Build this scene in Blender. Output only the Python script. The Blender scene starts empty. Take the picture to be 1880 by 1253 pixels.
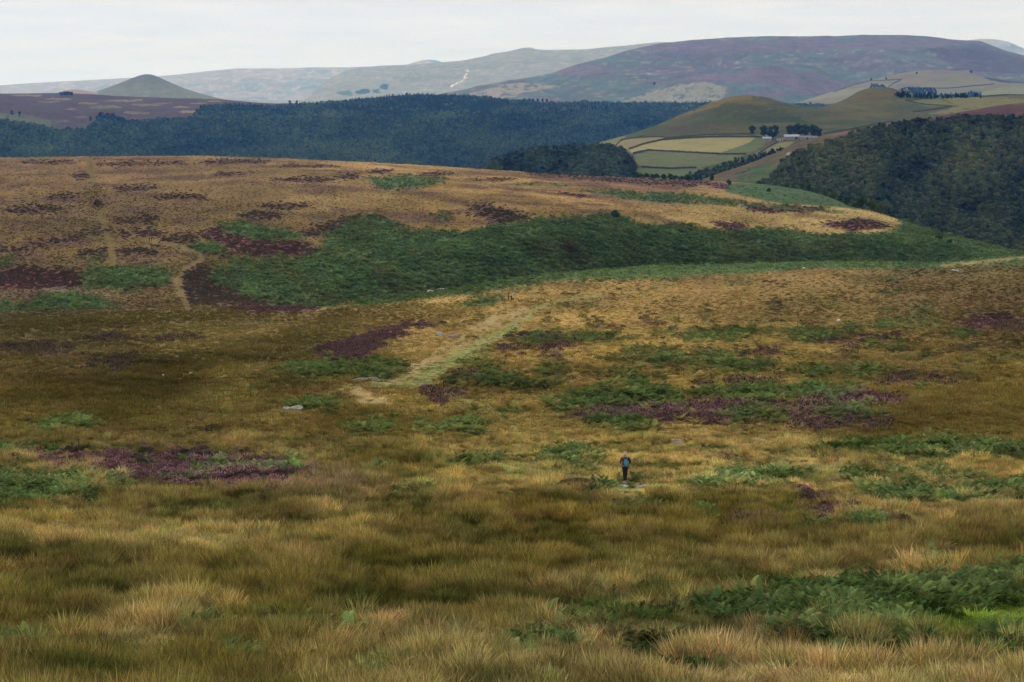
import bpy, bmesh, math, random
import numpy as np
from mathutils import Vector, Matrix
rng = np.random.default_rng(7); random.seed(7)
scene = bpy.context.scene
R = math.radians
# ------------------------------------------------------------------ camera
F = 3500.0; CX, CY = 940.0, 626.5; HOR = 160.0          # photograph is 1880 x 1253
PITCH = math.atan((CY - HOR) / F); CP, SP = math.cos(PITCH), math.sin(PITCH)
cam_d = bpy.data.cameras.new('camera'); cam = bpy.data.objects.new('camera', cam_d)
scene.collection.objects.link(cam); scene.camera = cam
cam.location = (0, 0, 0); cam.rotation_euler = (math.pi/2 - PITCH, 0, 0)
cam_d.sensor_width = 36.0; cam_d.lens = 36.0 * F / 1880.0
cam_d.clip_start = 0.5; cam_d.clip_end = 90000.0
# ------------------------------------------------------------------ world and sun
SUN_EL, SUN_AZ = 46.0, -38.0        # azimuth from +Y (view direction), negative = left
world = bpy.data.worlds.new('World'); scene.world = world; world.use_nodes = True
wn, wl = world.node_tree.nodes, world.node_tree.links; wn.clear()
def N(nodes, t, **kw):
    n = nodes.new(t)
    for k, v in kw.items(): setattr(n, k, v)
    return n
sky = N(wn, 'ShaderNodeTexSky', sky_type='NISHITA', sun_disc=False)
sky.sun_elevation = R(SUN_EL); sky.sun_rotation = R(SUN_AZ); sky.altitude = 450; sky.air_density = 1.0; sky.dust_density = 2.0
tc = N(wn, 'ShaderNodeTexCoord'); mp = N(wn, 'ShaderNodeMapping'); mp.inputs['Scale'].default_value = (7, 7, 70)
nz = N(wn, 'ShaderNodeTexNoise'); nz.inputs['Scale'].default_value = 2.2; nz.inputs['Detail'].default_value = 6
wl.new(tc.outputs['Generated'], mp.inputs['Vector']); wl.new(mp.outputs['Vector'], nz.inputs['Vector'])
cr = N(wn, 'ShaderNodeValToRGB'); cr.color_ramp.elements[0].position = .3; cr.color_ramp.elements[1].position = .72
cr.color_ramp.elements[0].color = (7.7, 8.05, 8.4, 1); cr.color_ramp.elements[1].color = (8.85, 8.9, 8.85, 1)
wl.new(nz.outputs['Fac'], cr.inputs['Fac'])
mx = N(wn, 'ShaderNodeMixRGB'); mx.inputs['Fac'].default_value = .93
wl.new(sky.outputs['Color'], mx.inputs['Color1']); wl.new(cr.outputs['Color'], mx.inputs['Color2'])
sx_ = N(wn, 'ShaderNodeSeparateXYZ'); wl.new(tc.outputs['Generated'], sx_.inputs[0])
hr = N(wn, 'ShaderNodeValToRGB'); hr.color_ramp.elements[0].position = .0; hr.color_ramp.elements[1].position = .06
hr.color_ramp.elements[0].color = (1.04, 1.19, 1.66, 1); hr.color_ramp.elements[1].color = (1, 1, 1, 1); wl.new(sx_.outputs['Z'], hr.inputs['Fac'])
ml = N(wn, 'ShaderNodeMixRGB', blend_type='MULTIPLY'); ml.inputs['Fac'].default_value = 1.0; wl.new(mx.outputs['Color'], ml.inputs['Color1']); wl.new(hr.outputs['Color'], ml.inputs['Color2'])
bg = N(wn, 'ShaderNodeBackground'); bg.inputs['Strength'].default_value = 0.1
wo = N(wn, 'ShaderNodeOutputWorld')
wl.new(ml.outputs['Color'], bg.inputs['Color']); wl.new(bg.outputs['Background'], wo.inputs['Surface'])
sun_d = bpy.data.lights.new('sun', 'SUN'); sun_d.energy = 1.6; sun_d.angle = R(10); sun_d.color = (1, .95, .87)
sun = bpy.data.objects.new('sun', sun_d); scene.collection.objects.link(sun)
sun_dir = Vector((math.sin(R(SUN_AZ))*math.cos(R(SUN_EL)), math.cos(R(SUN_AZ))*math.cos(R(SUN_EL)), math.sin(R(SUN_EL))))
sun.rotation_euler = sun_dir.to_track_quat('Z', 'Y').to_euler()
vs = scene.view_settings; vs.view_transform = 'Standard'; vs.look = 'None'; vs.exposure = 0.0; vs.gamma = 1.0
HAZE = 3.9e-5
scene.cycles.volume_bounces = 2; scene.cycles.max_bounces = 8

# ------------------------------------------------------------------ helpers
def tag(o, label=None, cat=None, group=None, kind=None):
    if label: o['label'] = label
    if cat: o['category'] = cat
    if group: o['group'] = group
    if kind: o['kind'] = kind
    return o
def hash2(ix, iy, seed):
    h = (ix.astype(np.int64)*374761393 + iy.astype(np.int64)*668265263 + seed*974634777) & 0xffffffff
    h = ((h ^ (h >> 13))*1274126177) & 0xffffffff
    h = h ^ (h >> 16)
    return (h & 0xffffff)/float(0xffffff)
def vnoise(x, y, seed=0):
    ix = np.floor(x); iy = np.floor(y); fx = x-ix; fy = y-iy
    fx = fx*fx*fx*(fx*(fx*6-15)+10); fy = fy*fy*fy*(fy*(fy*6-15)+10)
    a = hash2(ix, iy, seed); b = hash2(ix+1, iy, seed); c = hash2(ix, iy+1, seed); d = hash2(ix+1, iy+1, seed)
    return (a+(b-a)*fx)*(1-fy) + (c+(d-c)*fx)*fy
def fbm(x, y, seed=0, octv=4, gain=.5):      # about -1..1
    s = np.zeros_like(x); a = 1.0; t = 0
    for o in range(octv):
        c, sn = math.cos(.6*o), math.sin(.6*o)
        s = s + a*(vnoise((x*c-y*sn)*2**o+17.3*o, (x*sn+y*c)*2**o-9.1*o, seed+o)*2-1); t += a; a *= gain
    return s/t*1.6
def lin(c):
    c = np.asarray(c, float)/255.0
    return np.where(c <= .04045, c/12.92, ((c+.055)/1.055)**2.4)
def row2z(Y, row):
    b = -(row-CY)/F
    return Y*(b*CP-SP)/(CP+b*SP)
def project(x, y, z):
    d = y*CP - z*SP; u = y*SP + z*CP
    return CX + F*x/d, CY - F*u/d
def smooth1(a, k):
    if k < 1: return a
    w = np.exp(-.5*(np.arange(-3*k, 3*k+1)/k)**2); w /= w.sum()
    p = np.pad(a, 3*k, mode='edge'); return np.convolve(p, w, mode='valid')
class Layer: pass
def build_layer(pxc, lines, nseg, seed=0, hf=0.0, sm=1, hill=None, ys=1.0):
    """lines: (mode 'r'/'z', [(px, value)...], [(px, Y)...] or Y, amplitude of relief in metres)"""
    L = Layer(); C = len(pxc); K = len(lines); Ys = np.zeros((K, C)); Zs = np.zeros((K, C)); As = np.zeros(K)
    for k, (mode, vals, Yv, amp) in enumerate(lines):
        Y = np.interp(pxc, [p[0] for p in Yv], [p[1] for p in Yv]) if isinstance(Yv, list) else np.full(C, float(Yv))
        v = np.interp(pxc, [p[0] for p in vals], [p[1] for p in vals]) if isinstance(vals, list) else np.full(C, float(vals))
        Y = smooth1(Y, 12)*ys; v = smooth1(v, sm)*(ys if mode == 'z' else 1); amp = amp*ys
        Ys[k] = Y; Zs[k] = row2z(Y, v) if mode == 'r' else v; As[k] = amp
    h = np.diff(Ys, axis=0); dl = np.diff(Zs, axis=0)/h
    m = np.zeros((K, C)); m[0] = dl[0]; m[-1] = dl[-1]
    for k in range(1, K-1):
        ok = dl[k-1]*dl[k] > 0
        w1 = 2*h[k]+h[k-1]; w2 = h[k]+2*h[k-1]
        with np.errstate(all='ignore'): hm = (w1+w2)/(w1/dl[k-1]+w2/dl[k])
        m[k] = np.where(ok, hm, 0)
    YY, ZZ, AA, TT = [], [], [], []
    for k in range(K-1):
        n = nseg[k]
        for i in range(n + (1 if k == K-2 else 0)):
            t = i/n; Y = Ys[k]+t*h[k]
            h00 = (1+2*t)*(1-t)**2; h10 = t*(1-t)**2; h01 = t*t*(3-2*t); h11 = t*t*(t-1)
            YY.append(Y); ZZ.append(h00*Zs[k]+h10*h[k]*m[k]+h01*Zs[k+1]+h11*h[k]*m[k+1])
            AA.append(As[k]+t*(As[k+1]-As[k])); TT.append(k+t)
    Y = np.array(YY); Z = np.array(ZZ); A = np.array(AA)[:, None]
    S = ((pxc-CX)/F)[None, :]
    X = S*Y
    L.T = np.array(TT)[:, None]*np.ones_like(Y)
    if hill: Z = Z + hill(X/ys, Y/ys, A/ys)*ys
    else:
        sc = np.mean(Y)/9.0
        Z = Z + A*fbm(X/sc, Y/sc, seed, 5)
    if hf: Z = Z + hf*fbm(X/2.2, Y/2.2, seed+50, 3)
    L.X, L.Y, L.Z = X, Y, Z; L.PX, L.ROW = project(X, Y, Z)
    run = np.minimum.accumulate(L.ROW, axis=0)
    L.VIS = L.ROW <= run + .6
    return L
def mesh_layer(name, L, col, mat):
    R_, C_ = L.X.shape
    me = bpy.data.meshes.new(name); nv = R_*C_
    idx = np.arange(nv).reshape(R_, C_)
    q = np.stack([idx[:-1, :-1], idx[:-1, 1:], idx[1:, 1:], idx[1:, :-1]], -1).reshape(-1, 4)
    me.vertices.add(nv); me.vertices.foreach_set('co', np.stack([L.X, L.Y, L.Z], -1).astype(np.float32).ravel())
    me.loops.add(q.size); me.loops.foreach_set('vertex_index', q.astype(np.int32).ravel())
    me.polygons.add(len(q)); me.polygons.foreach_set('loop_start', (np.arange(len(q))*4).astype(np.int32))
    me.polygons.foreach_set('use_smooth', np.ones(len(q), bool))
    me.update(calc_edges=True)
    a = me.attributes.new('col', 'FLOAT_COLOR', 'POINT')
    c4 = np.ones((nv, 4), np.float32); c4[:, :3] = col.reshape(-1, 3); a.data.foreach_set('color', c4.ravel())
    me.materials.append(mat); o = bpy.data.objects.new(name, me); scene.collection.objects.link(o)
    L.col = col
    return tag(o, kind='structure')
def locate(L, px, row):
    """the point of layer L seen at a pixel of the photograph"""
    b = -(row-CY)/F; s = (px-CX)/F/(CP+b*SP); S = L.X[0]/L.Y[0]
    c = int(np.clip(np.searchsorted(S, s), 1, len(S)-1)); f = (s-S[c-1])/(S[c]-S[c-1])
    rr = L.ROW[:, c-1]*(1-f)+L.ROW[:, c]*f
    hit = np.nonzero(rr <= row)[0]
    i = int(hit[0]) if len(hit) else int(np.argmin(rr)); i = max(i, 1)
    t = (rr[i-1]-row)/max(rr[i-1]-rr[i], 1e-6); t = min(max(t, 0), 1)
    g = lambda A: (A[i-1, c-1]*(1-f)+A[i-1, c]*f)*(1-t)+(A[i, c-1]*(1-f)+A[i, c]*f)*t
    return Vector((g(L.X), g(L.Y), g(L.Z)))
def height(L, x, y):
    S = L.X[0]/L.Y[0]; c = int(np.clip(np.searchsorted(S, x/y), 1, len(S)-1)); f = (x/y-S[c-1])/(S[c]-S[c-1])
    yy = L.Y[:, c]; i = int(np.clip(np.searchsorted(yy, y), 1, len(yy)-1)); t = (y-yy[i-1])/(yy[i]-yy[i-1])
    Z = L.Z; return (Z[i-1, c-1]*(1-f)+Z[i-1, c]*f)*(1-t)+(Z[i, c-1]*(1-f)+Z[i, c]*f)*t
def inpoly(px, row, pts):
    x0 = min(p[0] for p in pts)-30; x1 = max(p[0] for p in pts)+30; y0 = min(p[1] for p in pts)-30; y1 = max(p[1] for p in pts)+30
    res = np.zeros(px.shape, bool); bb = (px > x0) & (px < x1) & (row > y0) & (row < y1)
    X = px[bb]; Yv = row[bb]; ins = np.zeros(X.shape, bool); n = len(pts)
    for i in range(n):
        xa, ya = pts[i]; xb, yb = pts[(i+1) % n]
        if ya == yb: continue
        c = ((ya > Yv) != (yb > Yv)) & (X < (xb-xa)*(Yv-ya)/(yb-ya)+xa)
        ins ^= c
    res[bb] = ins; return res
def ell(cx, cy, rx, ry, n=14):
    return [(cx+rx*math.cos(i*2*math.pi/n), cy+ry*math.sin(i*2*math.pi/n)) for i in range(n)]
def stroke(px, row, pts, w):
    d = np.full(px.shape, 1e9)
    for (xa, ya), (xb, yb) in zip(pts[:-1], pts[1:]):
        vx, vy = xb-xa, yb-ya; t = np.clip(((px-xa)*vx+(row-ya)*vy)/(vx*vx+vy*vy+1e-9), 0, 1)
        d = np.minimum(d, np.hypot(px-xa-t*vx, (row-ya-t*vy)))
    return d < w
def idw(px, row, sw, p=3.0, ys=2.4):
    acc = np.zeros(px.shape+(3,)); ws = np.zeros(px.shape)
    for x, y, c in sw:
        w = 1.0/(((px-x)**2+((row-y)*ys)**2)+400)**(p/2)
        acc += w[..., None]*lin(c); ws += w
    return acc/ws[..., None]

# ------------------------------------------------------------------ materials
def newmat(name):
    m = bpy.data.materials.new(name); m.use_nodes = True; nt = m.node_tree; nt.nodes.clear(); return m, nt.nodes, nt.links
def ground_mat(name, scales, amp, bump=.0, bscale=1.0):
    m, n, l = newmat(name); at = N(n, 'ShaderNodeAttribute', attribute_name='col')
    tc = N(n, 'ShaderNodeTexCoord'); prev = at.outputs['Color']
    for i, sc in enumerate(scales):
        nz = N(n, 'ShaderNodeTexNoise'); nz.inputs['Scale'].default_value = sc; nz.inputs['Detail'].default_value = 4; nz.inputs['Roughness'].default_value = .65
        l.new(tc.outputs['Object'], nz.inputs['Vector'])
        mr = N(n, 'ShaderNodeMapRange'); mr.inputs['From Min'].default_value = .3; mr.inputs['From Max'].default_value = .7
        mr.inputs['To Min'].default_value = 1-amp; mr.inputs['To Max'].default_value = 1+amp
        l.new(nz.outputs['Fac'], mr.inputs['Value'])
        mu = N(n, 'ShaderNodeVectorMath', operation='SCALE'); l.new(prev, mu.inputs[0]); l.new(mr.outputs['Result'], mu.inputs['Scale']); prev = mu.outputs['Vector']
    bs = N(n, 'ShaderNodeBsdfPrincipled'); bs.inputs['Roughness'].default_value = .95; bs.inputs['Specular IOR Level'].default_value = .05
    l.new(prev, bs.inputs['Base Color'])
    if bump:
        b = N(n, 'ShaderNodeBump'); b.inputs['Strength'].default_value = .8; b.inputs['Distance'].default_value = bump
        nz = N(n, 'ShaderNodeTexNoise'); nz.inputs['Scale'].default_value = bscale; nz.inputs['Detail'].default_value = 5
        l.new(tc.outputs['Object'], nz.inputs['Vector']); l.new(nz.outputs['Fac'], b.inputs['Height']); l.new(b.outputs['Normal'], bs.inputs['Normal'])
    o = N(n, 'ShaderNodeOutputMaterial'); l.new(bs.outputs[0], o.inputs['Surface']); return m
def plant_mat(name, c=None, trans=.3, var=.45, second=None, thr=.5, inst=True):
    """colour = instancer tint (or c) varied per blade by 'rv'; 'second' is the colour of stems"""
    m, n, l = newmat(name)
    if inst: at = N(n, 'ShaderNodeAttribute', attribute_name='tint', attribute_type='INSTANCER'); base = at.outputs['Color']
    else:
        rgb = N(n, 'ShaderNodeRGB'); rgb.outputs[0].default_value = (*c, 1); base = rgb.outputs[0]
    rv = N(n, 'ShaderNodeAttribute', attribute_name='rv')
    if second is not None:
        gt = N(n, 'ShaderNodeMath', operation='GREATER_THAN'); gt.inputs[1].default_value = thr
        sp = N(n, 'ShaderNodeAttribute', attribute_name='tip'); l.new(sp.outputs['Fac'], gt.inputs[0])
        mm = N(n, 'ShaderNodeMixRGB'); mm.inputs['Color1'].default_value = (*second, 1); l.new(gt.outputs[0], mm.inputs['Fac']); l.new(base, mm.inputs['Color2']); base = mm.outputs['Color']
    mr = N(n, 'ShaderNodeMapRange'); mr.inputs['To Min'].default_value = 1-var; mr.inputs['To Max'].default_value = 1+var; l.new(rv.outputs['Fac'], mr.inputs['Value'])
    mu = N(n, 'ShaderNodeVectorMath', operation='SCALE'); l.new(base, mu.inputs[0]); l.new(mr.outputs['Result'], mu.inputs['Scale'])
    df = N(n, 'ShaderNodeBsdfDiffuse'); l.new(mu.outputs['Vector'], df.inputs['Color'])
    tr = N(n, 'ShaderNodeBsdfTranslucent'); l.new(mu.outputs['Vector'], tr.inputs['Color'])
    mi = N(n, 'ShaderNodeMixShader'); mi.inputs['Fac'].default_value = trans; l.new(df.outputs[0], mi.inputs[1]); l.new(tr.outputs[0], mi.inputs[2])
    o = N(n, 'ShaderNodeOutputMaterial'); l.new(mi.outputs[0], o.inputs['Surface']); return m
def solid_mat(name, c, rough=.8, var=.25, scale=8.0, c2=None, bump=0.0, spec=.3):
    m, n, l = newmat(name); tc = N(n, 'ShaderNodeTexCoord'); nz = N(n, 'ShaderNodeTexNoise'); nz.inputs['Scale'].default_value = scale; nz.inputs['Detail'].default_value = 5
    l.new(tc.outputs['Object'], nz.inputs['Vector'])
    cr = N(n, 'ShaderNodeValToRGB'); cr.color_ramp.elements[0].position = .3; cr.color_ramp.elements[1].position = .7
    c = np.asarray(c, float); d = c*(1-var) if c2 is None else np.asarray(c2, float)
    cr.color_ramp.elements[0].color = (*d, 1); cr.color_ramp.elements[1].color = (*np.minimum(c*(1+var*.5), 1), 1)
    l.new(nz.outputs['Fac'], cr.inputs['Fac'])
    bs = N(n, 'ShaderNodeBsdfPrincipled'); bs.inputs['Roughness'].default_value = rough; bs.inputs['Specular IOR Level'].default_value = spec
    l.new(cr.outputs['Color'], bs.inputs['Base Color'])
    if bump:
        b = N(n, 'ShaderNodeBump'); b.inputs['Distance'].default_value = bump; l.new(nz.outputs['Fac'], b.inputs['Height']); l.new(b.outputs['Normal'], bs.inputs['Normal'])
    o = N(n, 'ShaderNodeOutputMaterial'); l.new(bs.outputs[0], o.inputs['Surface']); return m

# ------------------------------------------------------------------ the moor: near slope, dip, bracken bank, plateau (one ground sheet)
pxG = np.concatenate([np.linspace(-3200, -750, 60), np.linspace(-700, -70, 80), np.arange(-60, 1941, 2.0), np.linspace(1950, 2600, 80), np.linspace(2650, 5100, 60)])
def hillG(X, Y, A):
    S = X/Y; lY = np.log(Y)
    return A*fbm(S*16+3, lY*9, 11, 5) + np.clip(Y, 0, 300)*.0009*fbm(X/1.7, Y/1.7, 31, 3)
linesG = [
 ('z', -1.9, 1, .03), ('z', -7.6, 20, .1), ('r', 1290, 42, .22), ('r', 1150, 56, .3), ('r', 1000, 78, .35), ('r', 890, 104, .3), ('r', 800, 150, .5), ('r', 700, 230, .8), ('r', 603, 400, .7),
 ('r', [(-700,578),(0,572),(300,569),(520,567),(600,564),(740,549),(850,533),(940,519),(1000,511),(1100,503),(1200,496),(1500,490),(1620,491),(1700,492),(1780,486),(1880,474),(2600,440)],
       [(-700,500),(0,520),(300,540),(600,600),(850,650),(1000,720),(1200,800),(1880,850),(2600,880)], .5),
 ('z', [(-700,-86),(0,-83),(300,-86),(600,-96),(900,-112),(1200,-122),(1500,-132),(1880,-150),(2600,-160)],
       [(-700,560),(0,590),(300,615),(600,690),(900,750),(1200,880),(1880,940),(2600,960)], 1.0),
 ('r', [(-700,575),(0,569),(300,566),(600,560),(900,530),(1200,494),(1700,487),(1880,474),(2600,490)],
       [(-700,640),(0,660),(300,680),(600,740),(900,810),(1200,930),(1880,1000),(2600,1000)], 1.5),
 ('r', [(-700,480),(0,480),(300,455),(450,440),(600,425),(760,425),(900,412),(1100,402),(1300,414),(1500,415),(1600,420),(1700,442),(1800,462),(1880,471),(2600,500)],
       [(-700,780),(0,790),(300,820),(600,880),(900,910),(1200,990),(1500,1050),(2600,1050)], 4),
 ('r', [(-700,400),(0,395),(300,385),(600,370),(900,362),(1100,364),(1300,368),(1440,375),(1500,380),(1560,385),(1600,393),(1650,407),(1700,424),(1760,440),(1820,454),(1880,467),(2600,500)],
       [(-700,900),(0,920),(300,950),(600,1000),(900,1060),(1200,1120),(1500,1160),(1880,1110),(2600,1100)], 1.2),
 ('r', [(-700,355),(0,350),(300,344),(600,336),(900,340),(1100,346),(1300,358),(1400,372),(1500,388),(1600,402),(1700,436),(1880,482),(2600,520)],
       [(-700,1050),(0,1060),(300,1080),(600,1120),(900,1180),(1500,1320),(1880,1230),(2600,1230)], 2.5),
 ('r', [(-700,310),(0,308),(600,308),(900,322),(1100,334),(1300,346),(1400,352),(1480,364),(1550,384),(1600,404),(1700,438),(1880,486),(2600,520)],
       [(-700,1250),(0,1260),(600,1280),(900,1330),(1500,1450),(1880,1330),(2600,1330)], 2.5),
 ('r', [(-700,292),(0,290),(200,288),(400,287),(520,290),(620,295),(760,302),(900,311),(1000,318),(1160,325),(1300,333),(1400,339),(1480,350),(1530,364),(1570,384),(1620,412),(1700,442),(1880,490),(2600,525)],
       [(-700,1400),(0,1400),(600,1420),(900,1480),(1300,1600),(1500,1640),(1700,1480),(1880,1420),(2600,1420)], .8),
 ('z', [(-700,-105),(900,-125),(1300,-150),(1880,-190),(2600,-190)], [(-700,1650),(900,1700),(1500,1850),(1880,1650),(2600,1650)], 3),
 ('z', -240, 2300, 4)]
segG = [8, 18, 85, 85, 65, 55, 60, 60, 65, 10, 10, 60, 40, 26, 28, 24, 8, 6]
G = build_layer(pxG, linesG, segG, hill=hillG, sm=4)

TAN, RUSH, BROWN, FERN, HEATH, DHEATH, GREEN, BARE, FIELD = range(9)
SW = [(0,330,(120,95,60)),(100,400,(105,85,52)),(250,380,(100,80,50)),(100,470,(98,78,45)),(400,320,(122,98,62)),(450,400,(105,85,48)),(600,350,(130,105,65)),(700,300,(150,120,75)),(800,360,(132,106,60)),(1000,350,(145,115,68)),(1000,390,(140,112,65)),(1200,335,(125,92,68)),(1300,385,(150,125,75)),(1500,390,(160,135,85)),(1620,400,(150,128,78)),(1700,450,(60,80,48)),
(200,300,(135,105,68)),(450,520,(90,80,50)),(100,535,(100,85,70)),(250,520,(100,82,52)),
(100,600,(75,62,32)),(300,590,(88,74,40)),(350,625,(112,94,50)),(100,640,(90,75,45)),(100,700,(80,65,32)),(300,700,(68,54,25)),(500,700,(82,70,35)),(440,710,(112,96,50)),(600,640,(85,72,38)),(60,740,(102,84,42)),(250,760,(75,62,28)),(500,780,(95,78,40)),(300,820,(82,68,35)),(650,790,(95,78,40)),(700,840,(78,66,30)),
(800,600,(142,116,68)),(750,540,(150,125,75)),(900,530,(152,124,76)),(1100,560,(136,110,65)),(1100,590,(152,124,70)),(1300,570,(128,102,58)),(1250,600,(147,120,68)),(1500,560,(110,90,48)),(1500,510,(132,106,65)),(1700,530,(100,80,48)),(1850,560,(82,66,38)),(1850,620,(88,70,40)),(1700,650,(108,88,48)),(1400,640,(127,104,55)),(1100,640,(142,116,62)),(950,650,(132,106,58)),(1850,680,(112,92,45)),(1600,700,(107,88,48)),(1200,700,(127,104,55)),(850,760,(120,98,52)),(1000,740,(117,96,52)),(750,720,(127,104,55)),(1100,810,(132,110,60)),(900,810,(117,97,52)),(1300,830,(138,114,66)),(1600,820,(90,75,35)),(1500,860,(132,110,66)),(1850,860,(117,96,50)),(1000,870,(124,103,58)),(800,880,(112,92,48)),(600,900,(100,80,55)),(640,920,(107,86,62)),(1200,900,(122,102,58)),(1700,890,(127,104,62)),(1850,930,(122,102,62)),(1450,940,(112,94,45)),
(50,950,(98,82,42)),(200,880,(112,92,55)),(100,990,(124,101,58)),(400,990,(128,107,62)),(620,960,(132,110,62)),(700,930,(110,88,42)),(1000,960,(90,68,25)),(1300,950,(80,62,22)),(1500,990,(100,82,45)),(1800,1000,(75,60,28)),(1500,1050,(114,96,56)),(1700,1050,(122,100,60)),(1000,1050,(88,72,32)),(700,1050,(85,70,30)),(400,1060,(82,70,30)),(150,1050,(80,68,34)),(30,1050,(70,56,32)),(100,1120,(88,76,36)),(300,1130,(107,88,50)),(550,1130,(85,74,32)),(250,1180,(114,93,56)),(700,1170,(107,86,51)),(900,1120,(72,62,30)),(1100,1110,(112,94,54)),(1250,1100,(120,100,58)),(1100,1180,(120,98,62)),(900,1200,(107,90,52)),(600,1220,(102,84,46)),(150,1230,(85,74,38)),(400,1230,(88,76,36)),(1350,1200,(107,88,56)),(1450,1230,(117,97,60)),(1700,1240,(110,92,55)),(1000,1240,(102,86,50)),(1800,1150,(72,84,30)),(1900,1250,(110,92,55))]
FERNS = [
 [(400,505),(430,480),(560,475),(590,455),(600,430),(640,400),(690,395),(760,425),(860,425),(950,410),(1030,400),(1130,392),(1180,415),(1270,415),(1330,425),(1420,420),(1500,430),(1640,430),(1655,402),(1720,412),(1900,468),(2700,470),(2700,500),(1780,486),(1700,494),(1500,492),(1200,498),(1000,514),(850,533),(730,550),(600,566),(520,560),(440,540),(400,520)],
 [(600,562),(730,548),(850,530),(1000,512),(1200,495),(1500,488),(1480,497),(1250,510),(1050,520),(930,535),(860,543),(790,548),(700,560)],
 [(155,495),(250,490),(310,505),(300,520),(240,535),(170,530)], [(60,548),(150,543),(215,558),(210,568),(60,566)], [(-200,566),(0,560),(200,567),(0,571),(-200,572)],
 [(400,412),(440,408),(520,425),(560,440),(480,440),(420,430)], [(350,450),(400,448),(420,462),(350,463)], [(670,328),(760,322),(830,330),(760,345),(700,345)], [(780,398),(810,392),(840,400),(810,405)],
 [(1060,350),(1130,350),(1250,357),(1420,378),(1600,394),(1300,376),(1180,370)], [(950,336),(1050,340),(1040,344),(950,340)], [(0,478),(25,474),(20,486),(0,488)],[(140,470),(180,468),(170,478)],
 [(1240,620),(1300,608),(1400,608),(1390,620),(1280,628)], [(1420,608),(1560,603),(1600,605),(1540,610),(1440,613)], [(1430,620),(1500,614),(1560,620),(1500,628)], [(1580,595),(1640,589),(1705,600),(1660,607)], [(1725,612),(1790,610),(1775,619)], [(940,624),(1050,615),(1175,620),(1120,630),(1000,629)],
 [(1100,655),(1180,650),(1345,655),(1320,668),(1150,667)], [(1280,672),(1400,665),(1440,678),(1340,686)], [(1450,680),(1550,680),(1660,682),(1560,690),(1460,692)], [(1065,680),(1140,690),(1255,690),(1150,699)], [(838,668),(900,666),(935,672),(860,682)], [(975,677),(1060,690),(1000,693)], [(800,702),(900,697),(1025,705),(1010,716),(860,714)],
 [(990,745),(1100,720),(1200,716),(1265,725),(1250,745),(1150,753),(1060,752)], [(1270,720),(1400,716),(1560,716),(1545,732),(1400,737),(1280,737)], [(1050,765),(1200,770),(1190,795),(1090,787)], [(1330,757),(1440,762),(1450,772),(1340,772)], [(1500,744),(1600,740),(1590,752),(1510,753)],
 [(1440,762),(1600,755),(1640,762),(1500,766)],
 [(1500,815),(1700,812),(1880,818),(2100,815),(2100,850),(1880,845),(1650,838),(1520,830)],
 [(1260,895),(1330,868),(1400,860),(1490,864),(1480,880),(1380,892),(1290,902)], [(1500,868),(1600,862),(1795,873),(1790,886),(1650,882),(1510,876)], [(1560,920),(1600,903),(1660,898),(1700,904),(1860,888),(2000,885),(1990,905),(1780,915),(1710,932),(1620,920),(1580,927)],
 [(1275,1130),(1350,1110),(1440,1083),(1510,1090),(1600,1076),(1700,1070),(1760,1058),(1880,1050),(2100,1045),(2100,1120),(1880,1125),(1760,1135),(1640,1165),(1560,1195),(1420,1185),(1390,1152),(1300,1147)],
 [(1520,1212),(1600,1188),(1700,1193),(1745,1215),(1640,1228),(1540,1228)], [(1235,1245),(1290,1226),(1315,1253),(1230,1270)], [(1168,1192),(1230,1188),(1225,1215),(1180,1217)], [(1780,1182),(1890,1163),(1890,1192),(1800,1204)],
 [(-100,880),(60,870),(130,885),(185,910),(170,922),(60,932),(-100,932)], [(110,870),(240,885),(230,895),(130,890)], [(-100,815),(140,818),(70,833),(-100,832)], [(810,852),(860,843),(925,833),(905,850),(840,864)], [(990,842),(1040,826),(1105,832),(1090,852),(1010,852)], [(720,907),(770,888),(825,890),(810,906),(740,916)],
 [(510,678),(560,670),(700,666),(745,680),(700,697),(560,692)], [(520,745),(620,736),(632,748),(540,754)], [(770,790),(900,778),(885,793),(790,798)], [(640,790),(700,783),(720,795),(650,800)], [(850,555),(880,548),(928,549),(900,562),(850,562)], [(60,775),(160,770),(170,785),(70,790)],
 ell(1110,900,26,7), ell(1155,897,20,9), ell(1078,868,14,8), ell(1180,930,30,6), ell(1590,970,38,9), ell(1480,970,28,6), ell(1690,1030,24,16), ell(1300,950,14,5), ell(45,1195,32,16), ell(380,1160,34,12), ell(520,1158,30,13), ell(620,1175,20,10), ell(430,1222,16,16), ell(350,1198,12,9), ell(550,1228,20,12), ell(940,1205,34,20), ell(1140,1160,22,10), ell(1225,1140,20,11), ell(680,1252,40,9), ell(760,1245,20,8),ell(1010,1180,26,18), ell(680,870,20,6),
 ell(1340,850,10,4), ell(1660,1150,100,30), ell(1440,1245,24,8), ell(1830,1235,30,14)]
BRIGHT = [[(400,852),(560,852),(620,860),(600,872),(450,872)], ell(960,850,35,14), [(720,907),(770,888),(825,890),(810,906),(740,916)], ell(640,866,60,12), ell(1640,1160,60,12)]
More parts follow.
